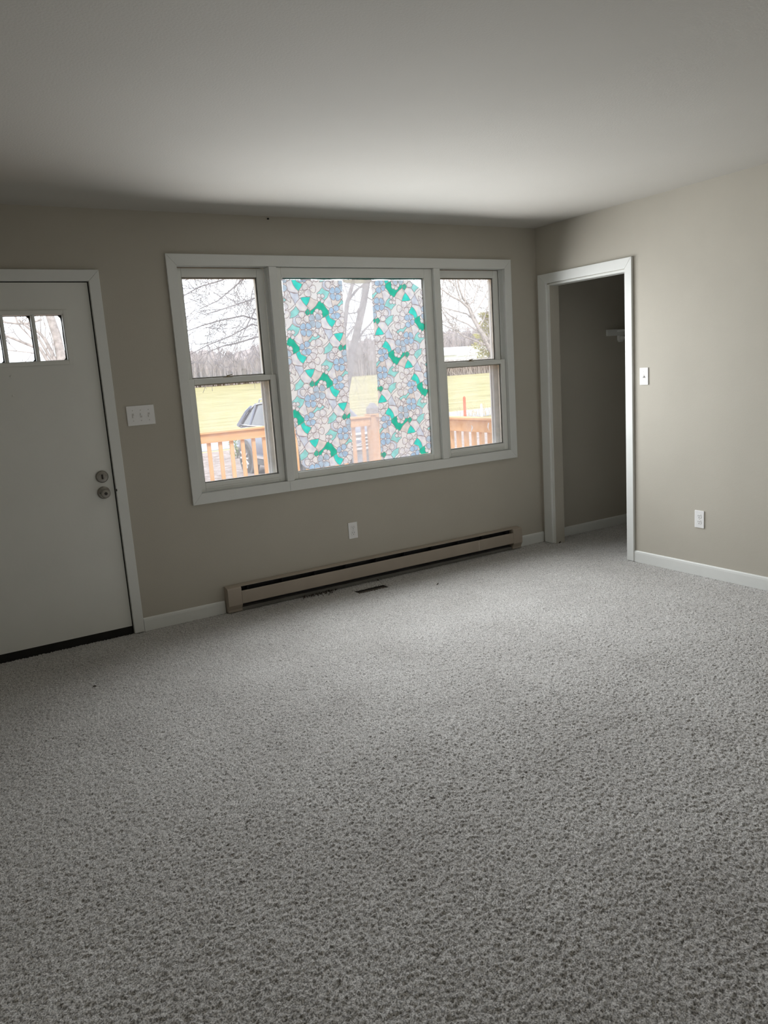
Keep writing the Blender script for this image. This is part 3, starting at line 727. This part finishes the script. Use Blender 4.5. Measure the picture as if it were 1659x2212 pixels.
M_DRY = mat('dry_grass', (.52, .43, .27), .95, .2, 9, spec=.1)
M_BRUSH = mat('grey_brown_brush', (.25, .21, .20), .95, c2=(.42, .37, .35), scale=1.5, spec=.1)

def tz(y): return GZ + max(0., y - 45.) * .0085
b = MB(); yr = (.6, 12, 28, 45, 80, 130, 200, 420)
b.add([(x, y, tz(y)) for y in yr for x in (-260, 420)], [(2 * i, 2 * i + 1, 2 * i + 3, 2 * i + 2) for i in range(len(yr) - 1)])
tag(b.build('ground_lawn', M_GRASS), 'flat yellow-green winter field beyond the deck', 'field', kind='structure')
b = MB(); P = [(-9, 3.2), (-4, 2.0), (9, 2.0), (13, 6), (14, 12), (12, 18.6), (6, 18.9), (-3, 18.3), (-9, 17)]
b.prism(P, 'z', GZ, GZ + .012); tag(b.build('ground_drive', M_LEAF), 'gravel drive strewn with brown leaves round the parked car', 'driveway', kind='structure')
b = MB(); P = [(-60, 16.4), (4, 19.3), (18, 21.2), (70, 25), (70, 28.6), (18, 25.2), (4, 22.9), (-60, 20)]
b.prism(P, 'z', GZ, GZ + .02); tag(b.build('ground_road', M_ROAD), 'pale grey road crossing the field', 'road', kind='structure')

# deck, railing and posts
DZ = -.03; RY = 3.83; RT_ = .912; PX = .70
dk = empty('deck', (-1.9, 2.0, GZ))
nb = 26
for k in range(nb):
    y = .155 + k * .1435
    MB().box(-4.55, .82, y, y + .137, DZ - .03, DZ).build('deck_board', M_CEDARX, dk)
for x in (-4.4, -2.8, -1.2, .4): MB().box(x - .02, x + .02, .16, 3.86, DZ - .20, DZ - .031).build('joist', M_CEDAR, dk)
for x in (-4.3, -1.9, .55): MB().box(x - .07, x + .07, 3.6, 3.74, GZ, DZ - .20).build('footing', M_CEDAR, dk)
tag(dk, 'wooden deck floor outside the windows', 'deck')
def post(x, y, label, cap):
    p = empty('deck_post', (x, y, DZ))
    MB().box(x - .066, x + .066, y - .066, y + .066, DZ + .0005, .915).build('post', M_CEDAR, p, bevel=.004)
    MB().box(x - .085, x + .085, y - .085, y + .085, .9155, .930).build('cap_plate', M_CEDAR, p, bevel=.003)
    if cap:
        b = MB(); b.box(x - .062, x + .062, y - .062, y + .062, .9305, 1.00); b.build('solar_light', M_SOLAR, p, bevel=.006)
        b = MB(); b.add([(x - .062, y - .062, 1.0005), (x + .062, y - .062, 1.0005), (x + .062, y + .062, 1.0005), (x - .062, y + .062, 1.0005), (x - .02, y - .02, 1.066), (x + .02, y - .02, 1.066), (x + .02, y + .02, 1.066), (x - .02, y + .02, 1.066)],
                       [(3, 2, 1, 0), (4, 5, 6, 7), (0, 1, 5, 4), (1, 2, 6, 5), (2, 3, 7, 6), (3, 0, 4, 7)]); b.build('solar_light_top', M_SOLAR, p)
    return tag(p, label, 'post')
post(PX, RY, 'square cedar corner post with grey cap light seen through the clear gap', True)
post(-4.3, RY, 'square cedar post at the far end of the front deck railing', True)
rl = empty('deck_railing', (-1.8, RY, DZ))
x0, x1 = -4.23, PX - .068
MB().box(x0, x1, RY - .075, RY + .065, RT_ - .022, RT_).build('cap_rail', M_CEDARX, rl, bevel=.003)
MB().box(x0, x1, RY - .045, RY - .008, RT_ - .125, RT_ - .0225).build('top_rail', M_CEDARX, rl, bevel=.003)
MB().box(x0, x1, RY - .045, RY - .008, DZ + .08, DZ + .17).build('bottom_rail', M_CEDARX, rl, bevel=.003)
for k in range(40):
    x = -1.461 + (k - 20) * .1335
    if x > x1 - .05: break
    MB().box(x - .019, x + .019, RY - .007, RY + .029, DZ + .05, RT_ - .0225).build('baluster', M_CEDAR, rl)
tag(rl, 'orange cedar front deck railing seen through the window nearest the door', 'railing')
rs = empty('deck_railing', (PX + .05, 2.0, DZ))
y0, y1 = .20, RY - .070; sx = PX + .06
MB().box(sx - .07, sx + .07, y0, y1, RT_ - .022, RT_).build('cap_rail', M_CEDAR, rs, bevel=.003)
MB().box(sx - .03, sx + .005, y0, y1, RT_ - .150, RT_ - .0225).build('top_rail', M_CEDARX, rs, bevel=.003)
MB().box(sx - .03, sx + .005, y0, y1, DZ + .08, DZ + .17).build('bottom_rail', M_CEDARX, rs, bevel=.003)
for k in range(27):
    y = .28 + k * .1335
    if y > y1 - .03: break
    MB().box(sx + .006, sx + .042, y - .022, y + .022, DZ + .05, RT_ - .0225).build('baluster', M_CEDAR, rs)
tag(rs, 'cedar side deck railing seen through the window nearest the corner', 'railing')

# ------------------------------------------------------------------ parked car, nose towards the house
CXc, CF, CR = 3.16, 8.80, 13.18       # centre line, front bumper, rear bumper
car = empty('parked_car', (CXc, (CF + CR) / 2, GZ))
def loft(secs, n_half=None):
    """secs: list of (y, [(x,z)...]) closed rings of equal length"""
    b_ = MB(); n = len(secs[0][1]); vs = []
    for y, ring in secs: vs += [(CXc + q[0], y, GZ + q[1]) for q in ring]
    fs = [(i * n + k, i * n + (k + 1) % n, (i + 1) * n + (k + 1) % n, (i + 1) * n + k) for i in range(len(secs) - 1) for k in range(n)]
    fs += [tuple(range(n))[::-1], tuple((len(secs) - 1) * n + k for k in range(n))]
    return b_.add(vs, fs)
def ring(w, z0, z1, cr=.12):
    h = [(w * .90, z0), (w * .985, z0 + .10), (w, z0 + (z1 - z0) * .45), (w * .975, z1 - cr), (w * .86, z1 - cr * .25), (w * .45, z1)]
    return h + [(-x, z) for x, z in h[::-1]]
U = lambda t: CF + t                  # t: distance behind the front bumper
loft([(U(.0), ring(.62, .42, .86, .10)), (U(.06), ring(.80, .34, .98, .08)), (U(.28), ring(.90, .30, 1.06, .08)), (U(.9), ring(.945, .28, 1.12, .10)), (U(1.35), ring(.955, .28, 1.16, .10)),
      (U(2.6), ring(.96, .28, 1.13, .08)), (U(3.6), ring(.955, .29, 1.13, .08)), (U(4.1), ring(.92, .34, 1.12, .10)), (U(4.32), ring(.86, .42, 1.05, .10)), (U(4.38), ring(.80, .50, .90, .10))]).build('body', M_BODY, car, smooth=True)
def gh(y0, w0, z0, w1, z1): return y0, [(w0, z0), (w1, z1), (w1 * .7, z1 + .02), (-w1 * .7, z1 + .02), (-w1, z1), (-w0, z0)]
loft([gh(U(1.15), .80, 1.10, .78, 1.12), gh(U(1.75), .86, 1.10, .68, 1.52), gh(U(2.1), .87, 1.10, .665, 1.615), gh(U(2.9), .87, 1.10, .66, 1.635), gh(U(3.5), .86, 1.10, .65, 1.585), gh(U(3.95), .84, 1.10, .66, 1.42), gh(U(4.28), .80, 1.06, .74, 1.10)]).build('side_glass', M_CGLASS, car)
rf = [(U(1.66), .70, 1.475), (U(1.78), .70, 1.54), (U(2.1), .69, 1.632), (U(2.9), .685, 1.655), (U(3.5), .675, 1.605), (U(3.9), .675, 1.46), (U(4.05), .69, 1.36)]
loft([(y, [(w, z - .035), (w, z - .005), (w * .7, z + .025), (-w * .7, z + .025), (-w, z - .005), (-w, z - .035)]) for y, w, z in rf]).build('roof', M_BODY, car, smooth=True)
for s in (-1, 1):
    X = lambda x: CXc + s * x
    for pp, rr in (([(X(.80), U(1.17), GZ + 1.11), (X(.69), U(1.72), GZ + 1.50)], .035), ([(X(.865), U(2.45), GZ + 1.1), (X(.672), U(2.5), GZ + 1.62)], .030),
                   ([(X(.86), U(3.45), GZ + 1.1), (X(.665), U(3.42), GZ + 1.6)], .030), ([(X(.675), U(3.72), GZ + 1.52), (X(.70), U(3.98), GZ + 1.40), (X(.84), U(4.22), GZ + 1.09)], [.045, .060, .060])):
        MB().tube(pp, rr, 6).build('pillar', M_BODY, car)
    b = MB(); b.tube([(X(.70), U(1.75), GZ + 1.515), (X(.692), U(2.1), GZ + 1.605), (X(.688), U(2.9), GZ + 1.625), (X(.682), U(3.5), GZ + 1.575), (X(.692), U(3.84), GZ + 1.435), (X(.835), U(4.12), GZ + 1.125), (X(.878), U(3.5), GZ + 1.115), (X(.888), U(2.6), GZ + 1.12), (X(.87), U(1.4), GZ + 1.135)], .012, 5); b.build('window_chrome', M_CHROME, car)
    b = MB(); b.tube([(X(.56), U(1.95), GZ + 1.64), (X(.565), U(2.05), GZ + 1.715), (X(.565), U(2.9), GZ + 1.735), (X(.56), U(3.45), GZ + 1.69), (X(.555), U(3.52), GZ + 1.63)], .016, 6); b.build('roof_rack_rail', M_CHROME, car)
    b = MB(); b.box(min(X(.945), X(.975)), max(X(.945), X(.975)), U(1.35), U(3.05), GZ + .40, GZ + .46); b.build('door_moulding', M_CHROME, car)
    b = MB(); b.box(min(X(.90), X(.972)), max(X(.90), X(.972)), U(1.25), U(3.15), GZ + .26, GZ + .385); b.build('sill_cladding', M_CLAD, car)
    b = MB(); b.tube([(X(.93), U(1.55), GZ + 1.08), (X(1.08), U(1.60), GZ + 1.10)], [.03, .03], 6); b.box(min(X(1.0), X(1.13)), max(X(1.0), X(1.13)), U(1.55), U(1.65), GZ + 1.05, GZ + 1.20); b.build('side_mirror', M_BODY, car, bevel=.02)
    for t, nm in ((.88, 'front'), (3.62, 'rear')):
        c = (X(.86), U(t), GZ + .36)
        b = MB(); b.lathe((X(.80), U(t), GZ + .36), 'x', [(.43, 0), (.43, s * .165)], 28); b.build('wheel_arch', M_CLAD, car)
        tr0 = MB().lathe((X(.75), U(t), GZ + .36), 'x', [(.22, 0), (.35, .005 * s), (.36, .04 * s), (.36, .19 * s), (.345, .225 * s), (.25, .232 * s)], 32).build('tyre', M_TYRE, car)
        b = MB(); b.lathe((X(.968), U(t), GZ + .36), 'x', [(.255, 0), (.255, .016 * s), (.235, .018 * s)], 28); rm = b.build('rim', M_CLAD, tr0)
        b = MB()
        for k in range(10):
            a = 2 * math.pi * k / 10; b.tube([(X(.99), U(t) + .04 * math.cos(a), GZ + .36 + .04 * math.sin(a)), (X(.986), U(t) + .245 * math.cos(a), GZ + .36 + .245 * math.sin(a))], [.022, .030], 5)
        b.lathe((X(.98), U(t), GZ + .36), 'x', [(.07, 0), (.06, .022 * s)], 12); b.build('spokes', M_CHROME, tr0)
    b = MB(); b.prism([(X(.50), GZ + .80), (X(.86), GZ + .86), (X(.88), GZ + .98), (X(.80), GZ + 1.03), (X(.52), GZ + .95)], 'y', U(.0), U(.30)); b.build('headlamp', M_LAMP, car, bevel=.01)
b = MB(); b.prism([(CXc - .50, GZ + .62), (CXc + .50, GZ + .62), (CXc + .54, GZ + .98), (CXc - .54, GZ + .98)], 'y', U(-.03), U(.05)); b.build('grille', M_CLAD, car, bevel=.01)
for z in (.655, .725, .795, .865, .955):
    h = .022 if z in (.655, .955) else .012
    MB().box(CXc - .52, CXc + .52, U(-.05), U(-.029), GZ + z - h, GZ + z + h).build('grille_bar', M_CHROME, car, bevel=.004)
b = MB(); b.prism([(CXc + .125 * math.cos(a), GZ + .80 + .055 * math.sin(a)) for a in np.linspace(0, 2 * math.pi, 25)[:-1]], 'y', U(-.066), U(-.050)); bd = b.build('oval_badge', M_CHROME, car)
b = MB(); b.prism([(CXc + .105 * math.cos(a), GZ + .80 + .038 * math.sin(a)) for a in np.linspace(0, 2 * math.pi, 25)[:-1]], 'y', U(-.069), U(-.0655)); b.build('badge_field', M_BODY, bd)
b = MB(); b.prism([(CXc - .80, GZ + .34), (CXc + .80, GZ + .34), (CXc + .82, GZ + .60), (CXc - .82, GZ + .60)], 'y', U(-.06), U(.10)); b.build('front_bumper', M_CLAD, car, bevel=.03)
b = MB(); b.box(CXc - .155, CXc + .155, U(-.072), U(-.0605), GZ + .40, GZ + .55); b.build('plate_holder', M_SOLAR, car, bevel=.004)
tag(car, 'slate grey SUV parked facing the house, wheel seen through the railing', 'car')

# ------------------------------------------------------------------ trees
def grow(mb, p, d, L, r, depth, ro, droop=0., spread=.6, kids=3, rmin=.004):
    n = 5; pts = [p.copy()]; rad = [r]
    d = d / np.linalg.norm(d)
    for i in range(n):
        d = d + np.array([ro.gauss(0, .11), ro.gauss(0, .11), ro.gauss(0, .09) - droop]); d /= np.linalg.norm(d)
        p = p + d * (L / n); pts.append(p.copy()); rad.append(max(rmin, r * (1 - .62 * (i + 1) / n)))
    mb.tube(pts, rad, 6 if r > .05 else (4 if r > .012 else 3))
    if depth <= 0: return
    for k in range(kids + (1 if depth > 2 else 0)):
        t = ro.uniform(.25, 1.0) if k else 1.0
        i = min(n, max(1, int(round(t * n)))); q = pts[i]; dd = pts[i] - pts[i - 1]; dd /= np.linalg.norm(dd)
        o = np.array([ro.gauss(0, 1), ro.gauss(0, 1), ro.gauss(0, .8)]); o -= dd * (o @ dd); o /= np.linalg.norm(o) + 1e-6
        nd = dd + o * spread * ro.uniform(.7, 1.5)
        grow(mb, q, nd, L * ro.uniform(.5, .78), max(rmin, rad[i] * ro.uniform(.5, .75)), depth - 1, ro, droop, spread, kids, rmin)
def limb(mb, pts, r0, r1, ro, twigs=6, tl=1.2, droop=.02, depth=2, rmin=.006):
    pts = [np.array(q, float) for q in pts]; n = len(pts)
    rad = [r0 + (r1 - r0) * i / (n - 1) for i in range(n)]; mb.tube(pts, rad, 7)
    for k in range(twigs):
        i = ro.randrange(1, n); f_ = ro.random(); q = pts[i - 1] * (1 - f_) + pts[i] * f_; dd = pts[i] - pts[i - 1]; dd /= np.linalg.norm(dd)
        o = np.array([ro.gauss(0, 1), ro.gauss(0, .6), ro.gauss(0, 1)]); o -= dd * (o @ dd); o /= np.linalg.norm(o)
        grow(mb, q, dd * .7 + o * .8, tl * ro.uniform(.6, 1.2), max(rmin, (rad[i]) * .45), depth, ro, droop, .6, 3, rmin)
def W(px, py, Y): return onY(px, py, Y)

# tree whose trunk stands in the clear gap of the picture window
ro = random.Random(3); Y = 24.
t = empty('bare_tree', tuple(np.array([W(730, 900, Y)[0], Y, GZ])))
b = MB(); base = W(731, 915, Y); base[2] = GZ
b.tube([base, W(737, 885, Y), W(752, 812, Y), W(770, 722, Y), W(784, 660, Y), W(793, 612, Y), W(803, 550, Y), W(815, 460, Y)], [.22, .19, .17, .155, .145, .13, .11, .07], 10)
b.build('trunk', M_BARK, t, smooth=True)
b = MB()
limb(b, [W(766, 745, Y), W(785, 715, Y + .5), W(800, 700, Y + 1), W(830, 660, Y + 1.5), W(870, 620, Y + 2)], .05, .02, ro, 8, 2.2)
limb(b, [W(776, 695, Y), W(758, 715, Y - .5), W(742, 740, Y - 1), W(700, 760, Y - 1)], .045, .02, ro, 9, 1.8, .04)
limb(b, [W(786, 650, Y), W(770, 675, Y - .4), W(752, 678, Y - .8), W(720, 690, Y - 1)], .035, .015, ro, 8, 1.6, .04)
limb(b, [W(792, 615, Y), W(775, 622, Y), W(757, 645, Y - .3), W(748, 665, Y - .5)], .05, .025, ro, 7, 1.5, .02)
limb(b, [W(795, 600, Y), W(830, 540, Y + .6), W(860, 480, Y + 1.2), W(870, 420, Y + 1.6)], .08, .02, ro, 8, 1.8)
limb(b, [W(790, 640, Y), W(815, 655, Y), W(850, 640, Y)], .03, .012, ro, 6, 1.2)
b.build('branches', M_BARK, t)
tag(t, 'bare tree with thick leaning trunk seen through the clear gap', 'tree')
# second trunk left of it
ro = random.Random(5); Y = 21.
t = empty('bare_tree', tuple(np.array([W(742, 900, Y)[0], Y, GZ])))
b = MB(); base = W(738, 930, Y); base[2] = GZ
b.tube([base, W(740, 800, Y), W(743, 710, Y), W(750, 655, Y), W(762, 612, Y), W(772, 560, Y), W(776, 480, Y)], [.13, .11, .09, .08, .065, .06, .04], 9); b.build('trunk', M_BARK, t, smooth=True)
b = MB()
limb(b, [W(750, 655, Y), W(766, 630, Y + .3), W(785, 614, Y + .6), W(820, 590, Y + 1)], .045, .02, ro, 7, 1.4)
limb(b, [W(742, 720, Y), W(690, 670, Y), W(640, 640, Y), W(590, 650, Y - .5)], .05, .02, ro, 9, 2.0, .05)
b.build('branches', M_BARK, t)
tag(t, 'slimmer bare tree standing left of the thick trunk in the gap', 'tree')
# tree hidden behind the left film strip whose drooping limbs fill the window nearest the door
ro = random.Random(11); Y = 14.
t = empty('bare_tree', tuple(np.array([W(668, 900, Y)[0], Y, GZ])))
b = MB(); base = W(672, 940, Y); base[2] = GZ
b.tube([base, W(668, 800, Y), W(664, 700, Y), W(660, 600, Y), W(650, 480, Y), W(640, 300, Y)], [.20, .17, .15, .14, .12, .07], 10); b.build('trunk', M_BARK, t, smooth=True)
b = MB()
LM = [[(664, 700), (590, 690), (552, 690), (525, 682), (485, 690), (440, 702), (405, 715)], [(664, 690), (600, 640), (560, 640), (520, 655), (480, 668), (440, 680)],
      [(662, 640), (590, 590), (540, 590), (500, 625), (470, 650), (430, 668)], [(660, 600), (600, 560), (540, 560), (480, 605), (430, 620), (395, 640)],
      [(664, 720), (600, 730), (555, 728), (510, 742), (480, 748), (440, 765)], [(650, 500), (580, 470), (500, 540), (450, 590), (400, 605)],
      [(664, 705), (610, 690), (570, 708), (545, 700), (500, 725), (450, 745), (412, 765)], [(662, 660), (600, 640), (555, 662), (530, 710), (520, 735)],
      [(655, 560), (600, 520), (560, 580), (545, 630), (540, 660)]]
for i, l in enumerate(LM): limb(b, [W(q[0], q[1], Y - .35 * j * (1 if i % 2 else .4)) for j, q in enumerate(l)], .030, .009, ro, 11, .95 if i not in (4, 6) else .5, .012, 2, .0055)
b.build('branches', M_BARK, t)
tag(t, 'bare tree whose drooping twigs fill the upper pane nearest the door', 'tree')
# tree seen through the door lites
ro = random.Random(17); Y = 10.
t = empty('bare_tree', tuple(np.array([W(140, 1200, Y)[0], Y, GZ])))
b = MB(); base = W(132, 1000, Y); base[2] = GZ
b.tube([base, W(136, 860, Y), W(133, 775, Y), W(122, 725, Y), W(108, 683, Y), W(92, 620, Y), W(85, 500, Y)], [.16, .13, .085, .075, .07, .06, .04], 10); b.build('trunk', M_PBARK, t, smooth=True)
b = MB()
limb(b, [W(128, 800, Y), W(111, 760, Y), W(98, 735, Y), W(88, 722, Y), W(60, 700, Y)], .04, .02, ro, 2, .8, -.01, 1)
limb(b, [W(128, 800, Y), W(108, 772, Y), W(92, 745, Y), W(80, 725, Y), W(40, 690, Y)], .03, .018, ro, 2, .7, -.01, 1)
limb(b, [W(120, 800, Y), W(100, 775, Y), W(86, 752, Y), W(70, 748, Y), W(45, 738, Y), W(20, 728, Y), W(-20, 715, Y)], .035, .018, ro, 2, .7, -.01, 1)
limb(b, [W(80, 764, Y - 2), W(60, 761, Y - 2), W(30, 758, Y - 2), W(-10, 752, Y - 2)], .009, .007, ro, 2, .4, -.01, 1)
limb(b, [W(90, 690, Y), W(60, 699, Y), W(35, 699, Y), W(15, 697, Y), W(-20, 690, Y)], .02, .014, ro, 2, .7, -.01, 1)
limb(b, [W(75, 740, Y), W(60, 722, Y), W(48, 710, Y), W(38, 697, Y), W(32, 680, Y)], .010, .018, ro, 2, .6, -.01, 1)
b.build('branches', M_PBARK, t)
tag(t, 'pale-barked tree seen through the small lites of the front door', 'tree')
# leaning twin-stemmed tree in the window nearest the corner
ro = random.Random(23); Y = 16.
t = empty('bare_tree', tuple(np.array([W(1075, 900, Y)[0], Y, GZ])))
b = MB(); base = W(1082, 860, Y); base[2] = GZ
b.tube([base, W(1066, 765, Y), W(1052, 745, Y), W(1040, 720, Y), W(1022, 690, Y), W(1012, 665, Y), W(995, 650, Y), W(975, 640, Y), W(950, 622, Y)], [.12, .09, .07, .06, .05, .042, .034, .026, .02], 8)
b.tube([W(1068, 770, Y), W(1055, 738, Y + .2), W(1035, 708, Y + .3), W(1022, 680, Y + .4), W(1011, 658, Y + .4), W(1000, 645, Y), W(992, 622, Y), W(988, 600, Y)], [.085, .065, .052, .045, .04, .034, .03, .024], 8); b.build('trunk', M_PBARK, t, smooth=True)
b = MB()
for l in ([(1062, 752), (1030, 738), (1000, 726), (978, 706), (960, 680), (948, 655)], [(1040, 722), (1010, 700), (990, 692), (970, 680), (952, 662)], [(1048, 745), (1025, 735), (1000, 725), (980, 712), (955, 700)],
          [(1022, 690), (1008, 678), (985, 672), (960, 665), (948, 660)], [(1011, 660), (1022, 652), (1030, 630), (1040, 605)], [(1020, 680), (1036, 660), (1048, 640), (1060, 615)], [(1035, 705), (1045, 690), (1055, 660), (1062, 640)],
          [(995, 648), (985, 620), (972, 606), (960, 590)], [(1055, 735), (1064, 722), (1075, 710)], [(1005, 655), (1004, 630), (1006, 600)]):
    limb(b, [W(q[0], q[1], Y + .2 * j) for j, q in enumerate(l)], .028, .012, ro, 10, 1.1 if l[-1][1] < 690 else .6, -.03, 2, .0065)
b.build('branches', M_PBARK, t)
tag(t, 'pale twin-stemmed bare tree leaning left in the window nearest the corner', 'tree')
# evergreen behind it
ro = random.Random(29); Y = 126.
t = empty('evergreen_tree', tuple(np.array([W(1058, 850, Y)[0], Y, tz(Y)])))
b = MB(); cbase = W(1058, 800, Y); b.tube([(cbase[0], Y, tz(Y)), (cbase[0], Y, 9)], [.4, .12], 7); b.build('trunk', M_BARK, t)
b = MB()
for k in range(3600):
    h = ro.random(); z = tz(Y) + .4 + h * 11.5; rr = (1 - h * .72) * 6.0 * math.sqrt(ro.random()) * (.72 + .28 * math.sin(h * 34)); a = ro.random() * 6.283
    c = np.array([cbase[0] + rr * math.cos(a), Y + rr * math.sin(a), z]); s = ro.uniform(.18, .42)
    o = np.array([math.cos(a), math.sin(a), ro.uniform(.1, .9)]); o /= np.linalg.norm(o)
    sd_ = np.cross(o, (0, 0, 1.)); sd_ /= np.linalg.norm(sd_); u_ = np.cross(sd_, o)
    b.add([c - sd_ * s * .45, c + sd_ * s * .45, c + o * s * 1.6, c + u_ * s * .4 + o * s * .5], [(0, 1, 3), (1, 2, 3), (2, 0, 3), (0, 2, 1)])
fo = b.build('foliage', M_EVER, t); fo['kind'] = 'stuff'
tag(t, 'yellow-green evergreen behind the leaning bare tree', 'tree')

# far woodland edge: crowns and stems nobody could count
ro = random.Random(31); b = MB()
ico = bmesh.new(); bmesh.ops.create_icosphere(ico, subdivisions=2, radius=1); iv = np.array([v.co[:] for v in ico.verts]); ifc = [tuple(v.index for v in f.verts) for f in ico.faces]; ico.free()
for k in range(520):
    x = 5 + 215 * ro.random(); y = 176 + 22 * ro.random() + .05 * x; h = ro.uniform(5.8, 8.2) * (.85 + .0042 * x); w_ = ro.uniform(1.5, 3.0)
    nz = rng.normal(1, .10, (len(iv), 1))
    b.add(iv * nz * np.array([w_, w_, h * .52]) + np.array([x, y, tz(y) + h * .48]), ifc)
for k in range(1700):
    x = 5 + 215 * ro.random(); y = 170 + 26 * ro.random() + .05 * x; h = ro.uniform(6.2, 9.6) * (1.0 if ro.random() < .9 else 1.12) * (.85 + .0042 * x); g = tz(y)
    lx = ro.gauss(0, .35); b.tube([(x, y, g), (x + lx * .5, y, g + h * .5), (x + lx, y, g + h)], [.14, .10, .03], 3)
    for j in range(7):
        f = ro.uniform(.3, .92); a = ro.random() * 6.283; ll = h * (1.05 - f) * ro.uniform(.3, .6)
        b.tube([(x + lx * f, y, g + h * f), (x + lx * f + ll * .6 * math.cos(a), y + ll * .6 * math.sin(a), g + h * f + ll * .75)], [.065, .03], 3)
tag(b.build('woodland', M_WOOD), 'grey-brown leafless woodland along the far edge of the field', 'woodland', kind='stuff')

# low white building and shed far right
BY = 148.; g0 = tz(BY)
p0, p1 = W(957, 783, BY), W(1078, 783, BY)
bl = empty('farm_building', ((p0[0] + p1[0]) / 2, BY, g0))
MB().box(p0[0], p1[0], BY, BY + 9, g0, 4.0).build('wall', M_WHT, bl)
MB().prism([(BY - .6, 4.01), (BY + 4.5, 6.0), (BY + 9.6, 4.01)], 'x', p0[0] - .6, p1[0] + .6).build('roof', M_ROOFW, bl)
tag(bl, 'long low white building with pale metal roof beyond the leaning tree', 'building')
SY = 120.; q0, q1 = W(1009, 790, SY), W(1031, 790, SY); g1 = tz(SY)
sh_ = empty('white_shed', ((q0[0] + q1[0]) / 2, SY, g1))
MB().box(q0[0], q1[0], SY, SY + 3, g1, 3.3).build('wall', M_WHT, sh_)
MB().prism([(q0[0] - .25, 3.301), ((q0[0] + q1[0]) / 2, 4.2), (q1[0] + .25, 3.301)], 'y', SY - .2, SY + 3.2).build('roof', M_WHT, sh_)
tag(sh_, 'small white gabled shed in front of the low white building', 'shed')
ro = random.Random(37); b = MB(); e0, e1 = W(940, 790, 106.)[0], W(1090, 790, 106.)[0]
for k in range(1500):
    x = ro.uniform(e0, e1); y = 104 + 5 * ro.random(); h = ro.uniform(1.2, 2.9); g = tz(y)
    b.tube([(x, y, g), (x + ro.gauss(0, .35), y, g + h * .6), (x + ro.gauss(0, .7), y, g + h)], [.06, .05, .02], 3)
tag(b.build('brush_thicket', M_BRUSH), 'tangled grey-brown brush in front of the low white building', 'brush', kind='stuff')
# survey stakes and dry grass by the road
for px, ptop, m_, nm, lb in ((1005, 855, M_ORANGE, 'marker_stake', 'orange marker stake standing by the road'), (1041, 871, M_WHT, 'marker_stake', 'thin white marker stake standing by the road')):
    q = onZ(px, 905, GZ); q2 = onY(px, ptop, q[1]); w_ = .055 if m_ is M_ORANGE else .04
    b = MB(); b.prism([(q[0] - w_, q[1] - .02), (q[0] + w_, q[1] - .02), (q[0] + w_, q[1] + .02), (q[0] - w_, q[1] + .02)], 'z', GZ, q2[2] - .06)
    b.add([(q[0] - w_, q[1] - .02, q2[2] - .06), (q[0] + w_, q[1] - .02, q2[2] - .06), (q[0] + w_, q[1] + .02, q2[2] - .06), (q[0] - w_, q[1] + .02, q2[2] - .06), (q[0], q[1], q2[2])], [(0, 1, 4), (1, 2, 4), (2, 3, 4), (3, 0, 4)])
    tag(b.build(nm, m_), lb, 'stake')
ro = random.Random(41); b = MB(); q = onZ(1026, 900, GZ)
for k in range(70):
    x = q[0] + ro.gauss(0, .45); y = q[1] + ro.gauss(0, .4); h = ro.uniform(.15, .75)
    b.tube([(x, y, GZ), (x + ro.gauss(0, .08), y, GZ + h * .6), (x + ro.gauss(0, .2), y, GZ + h)], [.008, .006, .003], 3)
tag(b.build('dry_grass', M_DRY), 'clump of tall dry grass between the two stakes', 'grass', kind='stuff')
ro = random.Random(43); b = MB(); q = onZ(514, 990, GZ)
for k in range(260):
    a = ro.random() * 6.28; rr = .22 * math.sqrt(ro.random()); c = np.array([q[0] + rr * math.cos(a), q[1] + rr * math.sin(a), GZ + .05 + ro.random() * .5]); s = ro.uniform(.03, .06)
    d = np.array([ro.gauss(0, 1), ro.gauss(0, 1), ro.gauss(0, .6)]); d /= np.linalg.norm(d); e = np.cross(d, (0, 0, 1)); e /= np.linalg.norm(e)
    b.add([c - d * s, c + e * s * .4, c + d * s, c - e * s * .4 + np.array([0, 0, .01])], [(0, 1, 2), (0, 2, 3)])
sb = empty('small_shrub', (q[0], q[1], GZ)); f_ = b.build('foliage', mat('shrub_leaf', (.20, .30, .10), .8, .3, 9), sb); f_['kind'] = 'stuff'
b = MB()
for k in range(9): b.tube([(q[0], q[1], GZ), (q[0] + ro.gauss(0, .1), q[1] + ro.gauss(0, .1), GZ + ro.uniform(.3, .5))], [.008, .004], 4)
b.build('stems', M_BARK, sb)
tag(sb, 'small green shrub at the rear corner of the parked car', 'shrub')
